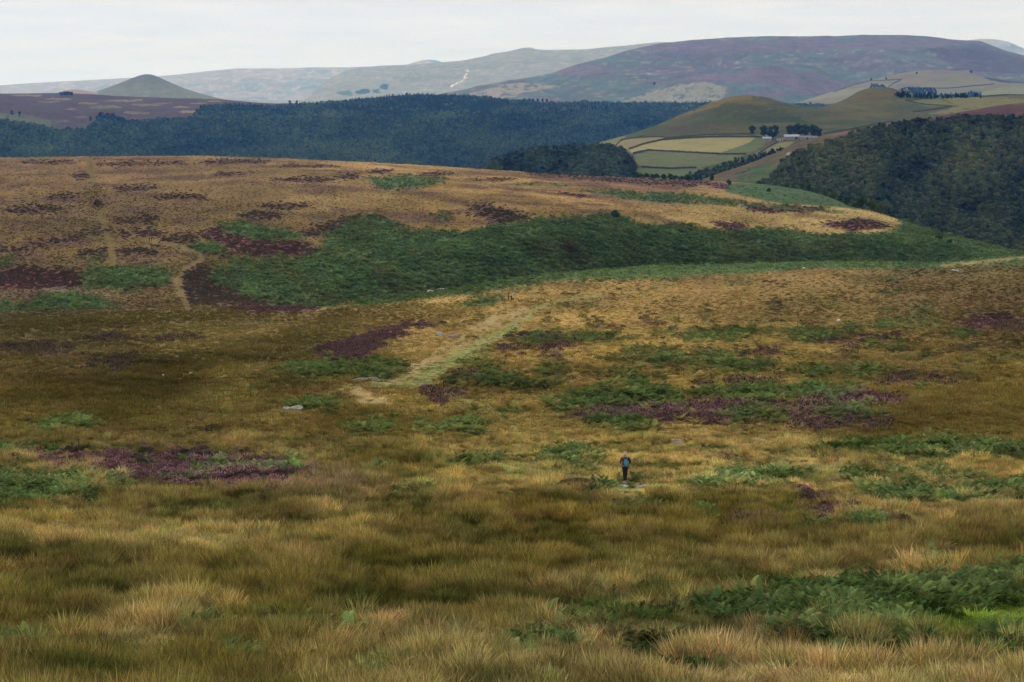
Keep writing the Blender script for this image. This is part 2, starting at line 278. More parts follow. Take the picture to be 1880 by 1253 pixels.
HEATHS = [
 [(0,500),(40,496),(140,497),(155,512),(150,525),(60,530),(-100,530),(-100,500)], [(360,425),(400,420),(450,440),(540,445),(592,468),(560,477),(470,470),(420,455)], [(655,405),(700,400),(750,420),(700,425),(660,415)],
 [(1030,352),(1080,360),(1060,365)], [(1280,335),(1340,338),(1445,362),(1400,362),(1330,350)], [(1350,377),(1440,376),(1520,380),(1480,392),(1380,388)], [(1500,412),(1560,402),(1620,406),(1635,418),(1560,426)], [(1305,404),(1360,409),(1385,422),(1340,424)],
 [(400,566),(560,562),(590,568),(480,574)], [(240,505),(310,510),(300,522),(270,518)],
 [(587,648),(620,628),(680,608),(730,602),(742,612),(690,640),(650,664),(600,666)], [(680,605),(800,590),(808,595),(720,609)],
 [(800,695),(850,690),(900,690),(880,700),(820,706)], [(770,724),(820,718),(862,735),(790,737)], [(940,620),(990,610),(1040,614),(1000,626)], [(900,640),(1000,632),(1100,636),(960,643)], [(1000,655),(1050,652),(1040,660)],
 [(1010,767),(1100,752),(1200,748),(1300,742),(1430,740),(1520,750),(1600,764),(1625,780),(1520,784),(1400,774),(1300,778),(1200,777),(1120,773)], [(1480,732),(1520,722),(1600,726),(1668,735),(1640,746),(1540,746),(1490,741)],
 [(1760,594),(1800,583),(1855,588),(1830,601),(1780,601)], [(1580,622),(1640,617),(1640,627)], [(1605,697),(1720,694),(1745,703),(1640,704)], [(1480,630),(1560,622),(1555,634)],[(1340,652),(1440,648),(1430,654)],
 [(20,845),(100,833),(200,836),(360,830),(440,840),(560,850),(558,882),(540,895),(400,899),(240,895),(250,875),(180,864),(100,850)],
 ell(1490,916,20,9), ell(1530,942,30,9), ell(1383,958,20,6), ell(1345,960,14,4), ell(1622,963,20,5), ell(1445,943,16,4), ell(1500,950,14,7)]
DHEATHS = [
 [(330,510),(360,490),(385,485),(400,520),(440,540),(520,553),(480,558),(400,560),(350,557),(335,530)], [(285,438),(330,432),(370,440),(360,446),(290,446)], [(545,432),(600,410),(640,400),(625,420),(580,437)], [(855,378),(900,377),(950,388),(985,405),(920,412),(870,397)],
 [(960,315),(1160,323),(1300,332),(1280,345),(1150,337),(1000,326)], ell(205,622,48,6), ell(210,666,52,8), ell(60,640,60,8), ell(330,622,40,4), ell(700,315,22,4), ell(800,320,28,4), ell(720,345,30,3),
 [(200,405),(280,395),(290,405),(220,410)], [(215,425),(290,420),(300,433),(220,436)], [(130,322),(160,315),(168,325),(150,332)], [(170,300),(250,296),(240,305),(180,304)], ell(330,362,50,4), ell(520,380,45,5), ell(480,398,40,6), ell(560,330,60,5), ell(640,325,25,4), ell(60,385,60,7), ell(110,362,30,4), ell(420,320,40,4), ell(250,345,40,5), ell(180,462,30,5), ell(250,462,40,4), ell(1060,892,30,9), ell(1870,600,30,6), ell(1100,598,30,3),ell(1390,706,22,4), ell(1340,840,20,4), ell(1200,590,20,3), ell(430,298,70,5), ell(290,300,60,3),ell(90,298,60,3), ell(1060,322,30,3), ell(900,330,50,3), ell(560,305,60,3)]
RUSHES = [
 [(110,955),(200,905),(320,893),(560,900),(670,915),(650,945),(520,968),(380,971),(250,967),(130,964)],
 [(150,700),(300,660),(430,630),(560,608),(660,600),(560,640),(420,680),(300,722),(180,742),(-100,762),(-100,742)], [(-100,765),(120,757),(300,735),(220,768),(0,790),(-100,790)],
 [(-100,580),(200,576),(400,571),(560,576),(380,592),(150,607),(-100,612)], [(600,572),(700,557),(870,560),(905,567),(800,590),(700,600),(600,612),(560,602)],
 [(1640,722),(1760,712),(2100,715),(2100,800),(1740,806),(1600,790),(1640,762)], [(1200,742),(1320,733),(1345,742),(1250,749)], [(1500,800),(1700,795),(2000,800),(2000,818),(1600,815)],
 [(820,935),(1000,922),(1200,915),(1380,925),(1500,965),(1640,985),(1800,960),(1880,935),(2100,930),(2100,1015),(1880,1020),(1760,1045),(1600,1038),(1400,1015),(1330,1075),(1220,1075),(1050,1060),(900,1085),(700,1055),(480,1012),(540,975),(700,952)],
 [(1500,832),(1600,836),(1665,842),(1645,856),(1520,853)], ell(30,1050,65,38), ell(300,1062,190,36), ell(880,1125,75,38), ell(560,1000,100,24), ell(1270,1055,62,22), ell(1210,1100,60,24), ell(1450,1050,70,18), ell(1840,970,60,30), ell(100,1220,90,16), ell(360,1180,60,12), ell(900,1215,50,14), ell(600,1075,160,30), ell(640,1110,70,20), ell(1720,1030,80,20),ell(1400,1190,20,12),ell(1470,1215,20,10),
 [(560,772),(700,760),(870,770),(760,800),(560,800)], [(640,820),(760,828),(800,872),(640,885)], ell(900,585,35,5), ell(820,600,40,5), ell(1000,560,60,8), ell(700,620,30,4), ell(160,360,14,14), ell(1270,815,70,4), ell(180,370,12,14)]
# clumps and streaks everywhere are broken up by noise that is larger near the camera
PX, ROW = G.PX, G.ROW
S_ = G.X/G.Y; lY = np.log(G.Y); dR = np.clip(ROW-260, 10, 2000)
n1 = fbm(S_*F/34, lY*26, 101, 5, .62); n2 = fbm(S_*F/34+50, lY*26+9, 131, 5, .62); n3 = fbm(S_*F/110, lY*34, 151, 5, .6)
dQ = np.where(ROW < 570, dR*.5, dR); WX = PX + n1*(8+dQ*.045); WR = ROW + n2*(.8+dQ*.022)
fine = fbm(S_*F/11, lY*55, 171, 4, .7)                      # clump-sized holes
kind = np.full(PX.shape, TAN, np.int8)
col = idw(WX, WR, SW)  # vegetation tones, with some cloud shade kept in the albedo
lum = col.sum(-1)
kind[lum < .30] = BROWN; kind[(lum < .24) & (ROW > 850)] = RUSH
# procedural streaks: straw, olive and red-brown mixed through the grass
straw = lin((158,132,78)); olive = lin((74,66,22)); rust = lin((104,74,48)); dk = lin((84,62,58))
w = np.clip((n3-.15)*1.5, 0, .6)[..., None]; col = col*(1-w)+(col*1.28)*w
w = np.clip((-n3-.15)*1.3, 0, .55)[..., None]; col = col*(1-w)+(olive*.55+col*.38)*w
n4 = fbm(S_*F/60+7, lY*30+3, 191, 5, .65); w = np.clip((n4-.3)*1.6, 0, .5)[..., None]; col = col*(1-w)+rust*w
plat = (G.T > 11.4)
n5 = fbm(S_*F/75+70, lY*48+30, 211, 4, .6); w = (np.clip((n5-.12)*2.6, 0, .75)*plat*(PX < 1250))[..., None]; col = col*(1-w)+lin((88,64,56))*w
n6 = fbm(S_*F/70+170, lY*40+60, 231, 4, .6); sp = (~plat) & (n6 > .74) & (PX > 850) & (ROW < 800); kind[sp] = FERN
sp = (~plat) & (n6 < -.8) & (PX > 850) & (ROW < 720); kind[sp] = DHEATH
for P in RUSHES: kind[inpoly(WX, WR, P)] = RUSH
for P in DHEATHS: kind[inpoly(WX, WR, P) & (fine > -.75)] = DHEATH
for P in HEATHS: kind[inpoly(WX, WR, P) & (fine > -.6)] = HEATH
for i, P in enumerate(FERNS):
    m = inpoly(WX, WR, P); kind[m & ((fine > -.55) | (i < 2))] = FERN
m = inpoly(WX, WR, [(230,845),(560,848),(560,885),(300,890)]) & (n2 > .12); kind[m] = FERN          # bracken among the front heather
m = inpoly(WX, WR, [(1640,1120),(1750,1128),(1880,1110),(2100,1100),(2100,1165),(1760,1172),(1650,1175)]); kind[m] = GREEN
FLD = [(1340,336),(1400,338),(1480,349),(1535,364),(1580,386),(1500,384),(1420,372),(1330,352)]
kind[inpoly(WX*.3+PX*.7, WR*.3+ROW*.7, FLD) & (G.T > 13)] = FIELD
px2 = PX+n1*(5+dR*.02)+fine*3; r2 = ROW+n2*(.5+dR*.008)
for P in [[(1010,560),(985,565),(955,587),(900,614),(840,645),(780,675),(690,703),(680,712),(770,713),(835,676),(892,641),(945,606),(985,575)], ell(940,862,30,6), ell(1180,900,70,5), ell(250,1000,1,1)]:
    kind[inpoly(px2, r2, P)] = GREEN
for P in [[(860,606),(900,585),(940,574),(975,572),(930,598),(890,612)], [(795,645),(850,614),(888,618),(830,654)], [(730,682),(800,652),(815,660),(750,695)], [(612,715),(660,708),(700,728),(718,748),(665,747),(640,730)], [(940,571),(985,562),(975,573)],[(700,700),(745,690),(735,703)]]:
    kind[inpoly(px2, r2, P) & (fine > -.3)] = BARE
for pts, w_, k_ in [([(345,567),(332,545),(325,530),(322,515),(333,500),(352,487),(372,478),(366,468),(340,458),(300,448),(275,443)], 3.6, BARE), ([(345,568),(335,545),(328,520)], 6, BARE), ([(270,443),(200,410)], 1.6, GREEN), ([(165,295),(172,340),(182,390),(196,430),(208,485)], 6, GREEN), ([(178,345),(180,380)], 8, RUSH),
                    ([(452,385),(446,368),(462,352),(470,345)], 2.2, GREEN), ([(0,462),(60,455),(160,430),(200,425)], 2.4, DHEATH), ([(700,362),(730,345)], 1.5, GREEN), ([(780,700),(822,728),(870,742),(930,770),(955,800),(950,845)], 2.6, GREEN), ([(985,566),(1040,552),(1100,546)], 3, GREEN), ([(952,862),(1040,880),(1130,886)], 3, GREEN), ([(1730,489),(1775,485),(1880,474),(2000,470)], 2.2, BARE), ([(860,545),(1000,520),(1100,515)], 2, TAN), ([(1280,905),(1420,880)], 2, GREEN), ([(1000,330),(1040,338),(1080,347)], 1.6, TAN)]:
    kind[stroke(PX+fine*2, ROW+n2*.8, pts, w_*(.98+.45*fine)) & (fine > -.7)] = k_
rc = lambda *c: lin(c)
v = ((1+.15*n3+.11*fine)*np.interp(G.Y, [0, 780, 900, 2000], [1.1, 1.08, .92, .92]))[..., None]
vv = np.clip(fbm(S_*F/20+5, lY*40, 251, 4, .6)*.5+.5, 0, 1)[..., None]
far = np.clip((G.Y-350)/500, 0, 1)[..., None]
cf = (rc(60,76,40)*(1-far)+rc(70,88,60)*far)*(1-vv)+(rc(80,90,46)*(1-far)+rc(94,108,72)*far)*vv
br = np.zeros(PX.shape, bool)
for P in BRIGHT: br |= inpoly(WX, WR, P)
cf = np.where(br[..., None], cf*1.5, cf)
w = (np.clip((n4-.2)*1.5, 0, .45)*(G.T > 10))[..., None]; cf = cf*(1-w)+rc(92,82,56)*w
dkb = ((kind == FERN) & (ROW > 1000))[..., None]; cf = np.where(dkb, cf*.8, cf)
ch = rc(110,66,84)*(1-vv)+rc(90,62,60)*vv; ch = np.where((ROW < 540)[..., None], rc(104,64,68)*(1-vv)+rc(90,60,58)*vv, ch)
cd = rc(94,68,62)*(1-vv)+rc(84,64,50)*vv
cg = rc(132,128,80)*(1-vv)+rc(118,112,62)*vv; cb = rc(150,128,88)*(1-vv)+rc(128,108,66)*vv
cfd = rc(66,86,52)*(1-vv)+rc(74,92,54)*vv
for k_, c_ in ((FERN, cf), (HEATH, ch), (DHEATH, cd), (GREEN, cg), (BARE, cb), (FIELD, cfd)):
    m = (kind == k_); col[m] = c_[m]
m = (kind == GREEN) & (PX > 1600) & (ROW > 1050); col[m] = (rc(88,96,32)*(1-vv)+rc(70,84,28)*vv)[m]
m = (kind == GREEN) & (PX < 700) & (ROW < 520); col[m] = rc(102,88,48)[None]*np.ones((m.sum(),1))
m = (kind == BARE) & (PX < 500); col[m] = col[m]*.58
m = kind == RUSH; rr_ = (rc(82,66,22)*(1-vv)+rc(62,54,20)*vv); col[m] = (.45*rr_+.55*col)[m]
col = np.clip(col*v, .002, .9)
for _ in range(2):
    cs_ = col.copy(); cs_[:, 1:-1] = col[:, :-2]*.25+col[:, 1:-1]*.5+col[:, 2:]*.25; col = cs_.copy(); col[1:-1] = cs_[:-2]*.25+cs_[1:-1]*.5+cs_[2:]*.25
KALB = 1/.80
G.kind = kind
mat_ground = ground_mat('moor_ground', [.9, 4.0], .16, .08, 3.0)
ground = mesh_layer('ground', G, col*KALB*.92, mat_ground)

# ------------------------------------------------------------------ hills behind
def cols(a, b, st=3.0): return np.concatenate([np.linspace(a, -80, 40), np.arange(-70, 1951, st), np.linspace(1960, b, 40)]) if a < -80 else np.arange(a, b, st)
# middle ridge: heather moor on the left, conifer plantation along the rest
M = build_layer(cols(-700, 2600), [
 ('z', -205, [(-700,2500),(900,2700),(1150,3600),(2600,3700)], 3), ('r', [(-700,330),(0,320),(900,330),(1150,320),(2600,300)], [(-700,2750),(900,2950),(1150,3850),(2600,3900)], 9),
 ('r', [(-700,222),(0,228),(300,238),(600,240),(900,235),(1100,232),(1300,225),(2600,230)], [(-700,3150),(900,3400),(1150,4050),(2600,4100)], 30),
 ('r', [(-700,166),(0,172),(120,175),(300,180),(410,184),(480,190),(540,192),(600,190),(660,182),(720,177),(760,174),(840,175),(900,179),(960,187),(1040,187),(1240,190),(1500,192),(1700,195),(2600,195)], [(-700,3900),(900,3900),(1150,4500),(2600,4500)], 1.2),
 ('z', -150, [(-700,4500),(900,4700),(1150,5000),(2600,5000)], 8)], [10, 60, 70, 45, 6] [:4], seed=301, sm=2, ys=1.6)
# right wooded hillside
W = build_layer(np.arange(960, 2600, 3.0), [
 ('z', -235, 1620, 2), ('r', [(960,430),(1284,372),(1500,425),(1700,485),(1880,505),(2600,520)], 1760, 3), ('r', [(960,425),(1284,352),(1400,345),(1500,345),(1650,355),(1880,360),(2600,360)], 1980, 10),
 ('r', [(960,420),(1200,350),(1284,331),(1318,319),(1383,297),(1461,263),(1512,249),(1580,238),(1648,225),(1751,208),(1819,195),(1880,186),(2100,170),(2600,160)], 2250, 1.0), ('z', -200, 2600, 6)], [6, 40, 55, 6], seed=331, sm=3)
# twin-topped hill with the fields and the farm
C_ = build_layer(np.arange(900, 2600, 2.5), [
 ('r', [(900,350),(2600,345)], 2300, 1), ('r', [(900,330),(1090,290),(1150,276),(1300,256),(1500,256),(1700,250),(1880,240),(2600,235)], 2700, 1.5),
 ('r', [(900,320),(1090,266),(1150,249),(1200,233),(1240,215),(1270,203),(1295,191),(1320,184),(1338,178),(1365,176),(1395,178),(1410,181),(1430,188),(1470,196),(1500,199),(1560,205),(1700,205),(1880,192),(2600,170)], 3000, 1.0),
 ('r', [(900,325),(1090,275),(1300,230),(1365,222),(1430,210),(1470,200),(1500,198),(1530,190),(1552,180),(1568,169),(1585,163),(1605,160),(1630,161),(1645,167),(1665,171),(1690,177),(1720,180),(1800,178),(1880,173),(2600,160)], 3350, 1.0), ('z', -140, 3700, 4)], [60, 70, 30, 5], seed=361, sm=2)
# wooded spur
Sp = build_layer(np.arange(820, 1240, 3.0), [
 ('z', -215, 2180, 1), ('r', [(820,360),(1240,360)], 2260, 2), ('r', [(820,350),(885,308),(930,290),(965,280),(1000,275),(1060,271),(1110,270),(1145,278),(1162,300),(1175,335),(1240,360)], 2520, 1.5), ('z', -215, 2650, 2)], [5, 30, 5], seed=371, sm=2)
# pale pasture hill in front of the long ridge
P_ = build_layer(np.arange(1380, 2600, 3.0), [
 ('r', [(1380,215),(2600,215)], 4700, 2), ('r', [(1380,210),(1475,190),(1520,178),(1600,165),(1700,158),(1880,162),(2600,165)], 5100, 4), ('r', [(1380,208),(1440,196),(1476,184),(1520,170),(1560,158),(1600,146),(1640,136),(1680,129),(1720,129),(1760,132),(1800,142),(1850,150),(1900,152),(2600,150)], 5500, 1.5), ('z', -60, 6000, 4)], [25, 35, 5], seed=381, sm=2, ys=1.6)
# cone hill
Lh = build_layer(np.arange(20, 560, 2.5), [
 ('r', 225, 7400, 2), ('r', [(20,220),(110,178),(140,172),(200,178),(280,165),(360,176),(440,205),(560,225)], 7700, 5), ('r', [(20,215),(90,180),(112,170),(130,165),(150,164),(168,167),(180,169),(200,162),(220,155),(240,147),(262,138.5),(274,136),(287,137),(300,143),(320,152),(345,163),(370,171),(400,179),(430,187),(500,205),(560,220)], 8000, 1), ('z', -200, 8600, 3)], [12, 30, 6], seed=391, sm=1, ys=1.3)
# long heather ridge
skyH = [(600,215),(700,200),(840,172),(880,158),(940,148),(1000,138),(1060,118),(1110,108),(1150,95),(1200,82),(1260,76),(1330,71),(1400,69),(1500,68),(1570,66),(1640,67),(1700,69),(1750,74),(1790,76),(1812,85),(1840,96),(1880,106),(1950,125),(2100,140),(2700,150)]
def hillH(X, Y, A):
    u = X/520.0+.25*fbm(X/900, Y/900, 404, 3)+.0006*Y; gul = 1-np.abs(fbm(u, Y/2600, 401, 4, .5))
    r = A*(fbm(X/420, Y/420, 405, 5, .55)*.8 - (gul**3)*1.3+.4)
    for cx_, cy_, rx_, ry_, hh_ in ((830, 6700, 330, 330, 52), (250, 6800, 260, 300, 34), (-40, 7000, 200, 320, 24), (1480, 7000, 300, 330, 40)):
        r = r + hh_*np.exp(-((X-cx_)/rx_)**2-((Y-cy_)/ry_)**2)
    return r - 26*np.exp(-((X-1130-.12*(Y-6500))/110)**2-((Y-6900)/420)**2)
H3 = build_layer(np.arange(600, 2700, 2.5), [
 ('r', 222, 6000, 0), ('r', [(600,222),(900,196),(1500,200),(2700,200)], 6400, 10), ('r', [(x, y+.62*(200-y)) for x, y in skyH], 6900, 36), ('r', [(x, y+.22*(190-y)) for x, y in skyH], 7450, 30), ('r', skyH, 8300, 1.5), ('z', -150, 9500, 5)], [20, 45, 45, 30, 5], hill=hillH, sm=2, ys=1.5)
H2 = build_layer(np.arange(440, 2200, 3), [
 ('r', 215, 14000, 0), ('r', [(440,215),(520,200),(560,190),(700,185),(1600,180),(2200,180)], 15500, 22), ('r', [(440,212),(560,188),(590,172),(622,156),(700,150),(850,142),(960,125),(1100,115),(1300,110),(2200,130)], 17500, 40), ('r', [(440,210),(480,203),(560,186),(580,168),(600,150),(622,137),(650,127),(700,121),(760,119),(850,112),(895,103),(905,99),(930,96),(960,89),(972,88),(985,92),(1000,93),(1080,92),(1130,87),(1160,84),(1200,79),(1260,78),(1400,80),(1500,90),(2200,120)], 20000, 4), ('z', -150, 22000, 5)], [12, 40, 40, 5], seed=421, sm=1)
H1 = build_layer(cols(-700, 2600, 4), [
 ('r', 225, 20000, 0), ('r', 190, 22000, 40), ('r', [(-700,172),(0,172),(250,160),(440,150),(640,150),(2600,160)], 24000, 70), ('r', [(-700,176),(-300,166),(0,158),(90,152),(180,147),(250,143),(330,138),(380,132),(440,126),(520,126),(580,124),(640,124),(720,121),(752,119),(768,113),(785,110),(803,111),(818,117),(900,124),(1500,128),(1700,118),(1740,80),(1765,74),(1790,71),(1812,71.5),(1840,76),(1862,86),(1880,94),(1950,120),(2600,165)], 26500, 5), ('z', -100, 29000, 5)], [6, 30, 40, 5], seed=431, sm=1)

def paint(L, base, seed, s1=60, s2=9):
    S_ = L.X/L.Y; lY_ = L.ROW/7.0
    L.n1 = fbm(S_*F/s1, lY_*.9, seed, 5, .6); L.n2 = fbm(S_*F/s2, lY_*2.2, seed+20, 4, .6)
    L.wx = L.PX+L.n1*8; L.wr = L.ROW+L.n2*1.2
    c = np.zeros(L.PX.shape+(3,)); c[:] = lin(base); return c
def put(L, c, poly, colr, noise=0, soft=False):
    m = inpoly(L.wx, L.wr, poly)
    if noise: m &= (L.n2 > noise)
    c[m] = lin(colr)
def blend(c, w, colr):
    w = np.clip(w, 0, 1)[..., None]; return c*(1-w)+lin(colr)*w
# middle ridge
c = paint(M, (86,66,66), 501); c = blend(c, (M.n1-.1)*1.2, (84,78,58)); c = blend(c, (-M.n1-.1)*1.2, (80,56,64))
for cx_, cy_, rx_, ry_ in [(195,197,32,3),(250,208,28,2.6),(270,193,30,2),(345,206,15,3),(225,185,30,1.6),(110,182,24,1.5),(50,176,30,1.6),(160,190,20,1.4),(300,190,18,1.4),(330,197,18,1.6),(365,190,16,1.6),(130,201,10,1.5),(250,184,14,1.6),(400,186,14,1.5),(90,187,22,1.2),(115,223,14,1.4),(40,215,22,2),(150,215,12,1.4),(215,198,14,1.2)]:
    put(M, c, ell(cx_, cy_, rx_, ry_), random.choice([(128,112,80),(116,108,78),(136,114,84)]))
put(M, c, [(-300,205),(30,208),(95,222),(100,236),(60,236),(0,224),(-300,222)], (98,98,68), -.5)
WOODM = [(-900,224),(0,222),(60,232),(100,240),(160,240),(172,222),(178,213),(215,213),(228,224),(262,224),(300,219),(345,220),(362,205),(370,197),(395,194),(440,192),(470,193),(500,195),(540,192),(600,188),(660,180),(720,174),(770,170),(900,174),(960,182),(1000,190),(1080,186),(1240,186),(1500,186),(2700,186),(2700,420),(-900,420)]
M.wood = inpoly(M.PX+M.n2*5, M.ROW+M.n1*1.5, WOODM) | (M.ROW > 300)
c[M.wood] = lin((30,42,30)); put(M, c, [(930,196),(1100,196),(1110,206),(960,208)], (52,62,50))
far_mat = ground_mat('hill_heath', [.02, .11], .22, .0)
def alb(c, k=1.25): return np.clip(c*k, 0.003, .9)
mesh_layer('hill', M, alb(c, .85), far_mat)
# wooded hillside
c = paint(W, (96,84,56), 521); c = blend(c, (W.n1)*1.5, (110,84,62))
put(W, c, [(1480,262),(1620,234),(1751,208),(1880,186),(2600,150),(2600,222),(1880,220),(1700,224),(1640,232),(1540,258)], (92,64,62)); put(W, c, [(1840,192),(1880,186),(1880,192)], (96,96,60))
put(W, c, [(1320,335),(1420,290),(1500,268),(1540,262),(1500,275),(1400,335)], (86,84,50), -.3); put(W, c, [(1300,330),(1383,297),(1461,263),(1512,249),(1540,250),(1500,262),(1440,285),(1360,325)], (94,80,56), -.6)
put(W, c, [(1345,338),(1372,305),(1440,300),(1420,340)], (70,88,52), -.2); put(W, c, [(1440,286),(1452,278),(1456,281),(1446,290)], (150,132,108)); put(W, c, [(1350,322),(1375,308),(1368,318)], (60,44,36))
WOODW = [(1410,333),(1425,312),(1461,283),(1490,272),(1529,262),(1560,252),(1614,236),(1682,225),(1760,219),(1880,218),(2700,215),(2700,600),(1300,600),(1380,345)]
W.wood = inpoly(W.PX+W.n2*6, W.ROW+W.n1*3, WOODW); c[W.wood] = lin((34,44,26))
W.wood2 = inpoly(W.PX, W.ROW, [(1180,360),(1262,332),(1300,318),(1345,300),(1400,286),(1432,278),(1428,283),(1380,297),(1318,319),(1290,330),(1250,360)])
mesh_layer('hillside', W, alb(c, .82), ground_mat('hillside_heath', [.05, .3], .25))
# twin-topped hill
c = paint(C_, (82,80,60), 541); c = blend(c, C_.n1*1.4, (98,90,56)); c = blend(c, (-C_.n1-.05)*1.6, (70,80,56))
fieldp = [([(1083,262),(1110,253),(1150,250),(1135,264),(1100,266)],(128,132,80)), ([(1128,264),(1150,256),(1212,252),(1220,256),(1160,272),(1140,277),(1126,268)],(150,134,96)),
 ([(1152,275),(1200,259),(1300,253),(1388,252),(1376,262),(1320,282),(1200,276),(1160,282)],(164,154,102)), ([(1388,252),(1412,258),(1396,272),(1370,284),(1320,282),(1376,262)],(108,118,76)),
 ([(1430,262),(1462,260),(1440,272),(1400,285),(1385,283)],(138,132,90)), ([(1165,284),(1200,277),(1250,280),(1370,284),(1340,296),(1280,309),(1180,307),(1168,300)],(112,116,76)), ([(1150,325),(1175,309),(1290,310),(1270,330),(1150,345)],(104,114,74)), ([(1240,252),(1300,248),(1400,247),(1400,251),(1300,252)],(116,112,76))]
for p_, q_ in fieldp:
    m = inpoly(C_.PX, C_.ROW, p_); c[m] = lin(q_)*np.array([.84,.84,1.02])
put(C_, c, [(1230,222),(1262,207),(1300,190),(1340,176),(1395,177),(1380,184),(1330,190),(1290,203),(1260,212)], (116,98,58), -.5); put(C_, c, [(1300,200),(1380,192),(1440,200),(1480,222),(1400,228),(1320,220)], (72,74,48), -.3); put(C_, c, [(1220,235),(1300,225),(1310,240),(1230,245)], (82,70,62), -.3); put(C_, c, [(1345,216),(1470,214),(1480,226),(1400,226)], (58,70,50), -.6)
put(C_, c, [(1560,172),(1590,162),(1650,166),(1660,176),(1580,182)], (100,84,54), -.2); put(C_, c, [(1650,185),(1730,182),(1760,195),(1700,195)], (108,112,70)); put(C_, c, [(1740,180),(2600,170),(2600,230),(1700,210),(1760,195)], (118,112,74), -.7); put(C_, c, [(1820,176),(2600,172),(2600,182),(1860,182)], (100,84,70))
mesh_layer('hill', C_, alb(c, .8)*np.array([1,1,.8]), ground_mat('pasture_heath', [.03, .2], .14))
c = paint(Sp, (36,46,30), 561); mesh_layer('hill', Sp, alb(c), far_mat)
c = paint(P_, (132,124,90), 571); c = blend(c, P_.n1, (120,104,82))
put(P_, c, [(1460,190),(1540,166),(1600,160),(1690,146),(1640,158),(1560,176),(1520,182)], (138,134,96)); put(P_, c, [(1720,165),(1830,160),(1880,158),(2600,158),(2600,180),(1800,176)], (124,122,84)); put(P_, c, [(1780,175),(1830,162),(1900,158),(2600,160),(2600,200),(1780,190)], (136,134,80)); put(P_, c, [(1800,144),(1880,140),(2600,140),(2600,156),(1840,153)], (70,64,62))
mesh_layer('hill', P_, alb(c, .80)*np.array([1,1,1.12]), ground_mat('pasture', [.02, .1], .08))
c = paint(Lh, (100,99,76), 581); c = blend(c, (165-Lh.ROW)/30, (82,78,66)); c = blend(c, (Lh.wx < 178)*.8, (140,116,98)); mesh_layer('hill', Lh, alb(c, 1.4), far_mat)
# long ridge
c = paint(H3, (86,92,80), 591, 90, 14); up = np.clip((150-H3.ROW)/60, -1, 1)
c = blend(c, .1+H3.n1*1.1+up*.45, (92,76,84)); c = blend(c, (-H3.n1-.05)*1.8-.2*up, (74,98,80)); c = blend(c, (H3.n2-.3)*1.2, (134,120,98))
gm = 1-np.abs(fbm(H3.X/780.0+.25*fbm(H3.X/1350, H3.Y/1350, 404, 3)+.0004*H3.Y, H3.Y/3900, 401, 4, .5)); c = blend(c, (gm**3-.45)*1.6, (70,92,84))  # gullies tinted bracken teal, darkened to paint in relief shading
put(H3, c, [(1240,150),(1400,126),(1500,134),(1560,158),(1520,172),(1400,180),(1320,176),(1440,160),(1300,148)], (104,78,88), -.4)
put(H3, c, [(1130,190),(1230,160),(1300,150),(1340,164),(1320,190)], (128,122,92), -.5); put(H3, c, [(860,172),(960,150),(1040,160),(960,172),(900,190)], (136,124,98), -.3); put(H3, c, [(1010,135),(1080,118),(1130,130),(1060,140)], (108,86,92), -.5); put(H3, c, [(1700,90),(1790,80),(1830,96),(1900,110),(2000,140),(1760,130)], (84,66,72), -.7)
put(H3, c, [(1180,85),(1600,66),(1780,76),(1700,90),(1500,92),(1350,100),(1200,98)], (100,80,90), -.45)
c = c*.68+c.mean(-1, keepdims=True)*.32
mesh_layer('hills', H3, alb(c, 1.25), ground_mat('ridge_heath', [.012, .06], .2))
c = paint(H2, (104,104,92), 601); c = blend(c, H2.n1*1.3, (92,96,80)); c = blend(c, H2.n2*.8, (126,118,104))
put(H2, c, ell(668,168,11,5), (44,60,52)); put(H2, c, ell(703,160,10,6), (44,60,52)); put(H2, c, ell(690,168,6,4), (44,60,52)); put(H2, c, ell(640,172,14,5), (70,84,74))
c[stroke(H2.wx, H2.wr, [(854,130),(852,140),(846,148),(836,156),(828,160)], 1.1)] = lin((165,160,152)); c[stroke(H2.PX, H2.wr, [(680,131),(760,132),(840,140)], .6)] = lin((118,112,102)); c[stroke(H2.PX, H2.wr, [(726,134),(712,152)], .7)] = lin((118,112,102))
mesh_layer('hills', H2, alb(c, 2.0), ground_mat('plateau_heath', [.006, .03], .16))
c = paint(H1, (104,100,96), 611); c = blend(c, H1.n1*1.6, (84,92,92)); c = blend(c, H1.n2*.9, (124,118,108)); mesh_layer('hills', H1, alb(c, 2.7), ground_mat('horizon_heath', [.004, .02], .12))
# plain under everything, out to the horizon
bpl = bmesh.new()
for x_, y_ in ((-31000,-3000),(31000,-3000),(31000,33000),(-31000,33000)): bpl.verts.new((x_, y_, -520))
bpl.faces.new(bpl.verts); me = bpy.data.meshes.new('plain'); bpl.to_mesh(me); bpl.free(); me.materials.append(solid_mat('plain_grass', (.08,.09,.05), .95, .2, .01)); o = bpy.data.objects.new('plain', me); scene.collection.objects.link(o); tag(o, kind='structure')

# ------------------------------------------------------------------ plant meshes (sources for scattering)
def mesh_from(name, V, Fc, mat, rv=None, tip=None, smooth=False):
    me = bpy.data.meshes.new(name); me.from_pydata([tuple(v) for v in V], [], [tuple(f) for f in Fc])
    for nm, arr in (('rv', rv), ('tip', tip)):
        if arr is not None:
            a = me.attributes.new(nm, 'FLOAT', 'POINT'); a.data.foreach_set('value', np.asarray(arr, np.float32))
    me.materials.append(mat)
    if smooth: me.polygons.foreach_set('use_smooth', np.ones(len(me.polygons), bool))
    return me
class PB:
    def __init__(s): s.V = []; s.F = []; s.rv = []; s.tip = []
    def add(s, vs, fs, rv, tip=0.0):
        b = len(s.V); s.V += vs; s.F += [tuple(i+b for i in f) for f in fs]; s.rv += [rv]*len(vs); s.tip += [tip]*len(vs)
    def mesh(s, name, mat, smooth=False): return mesh_from(name, s.V, s.F, mat, s.rv, s.tip, smooth)
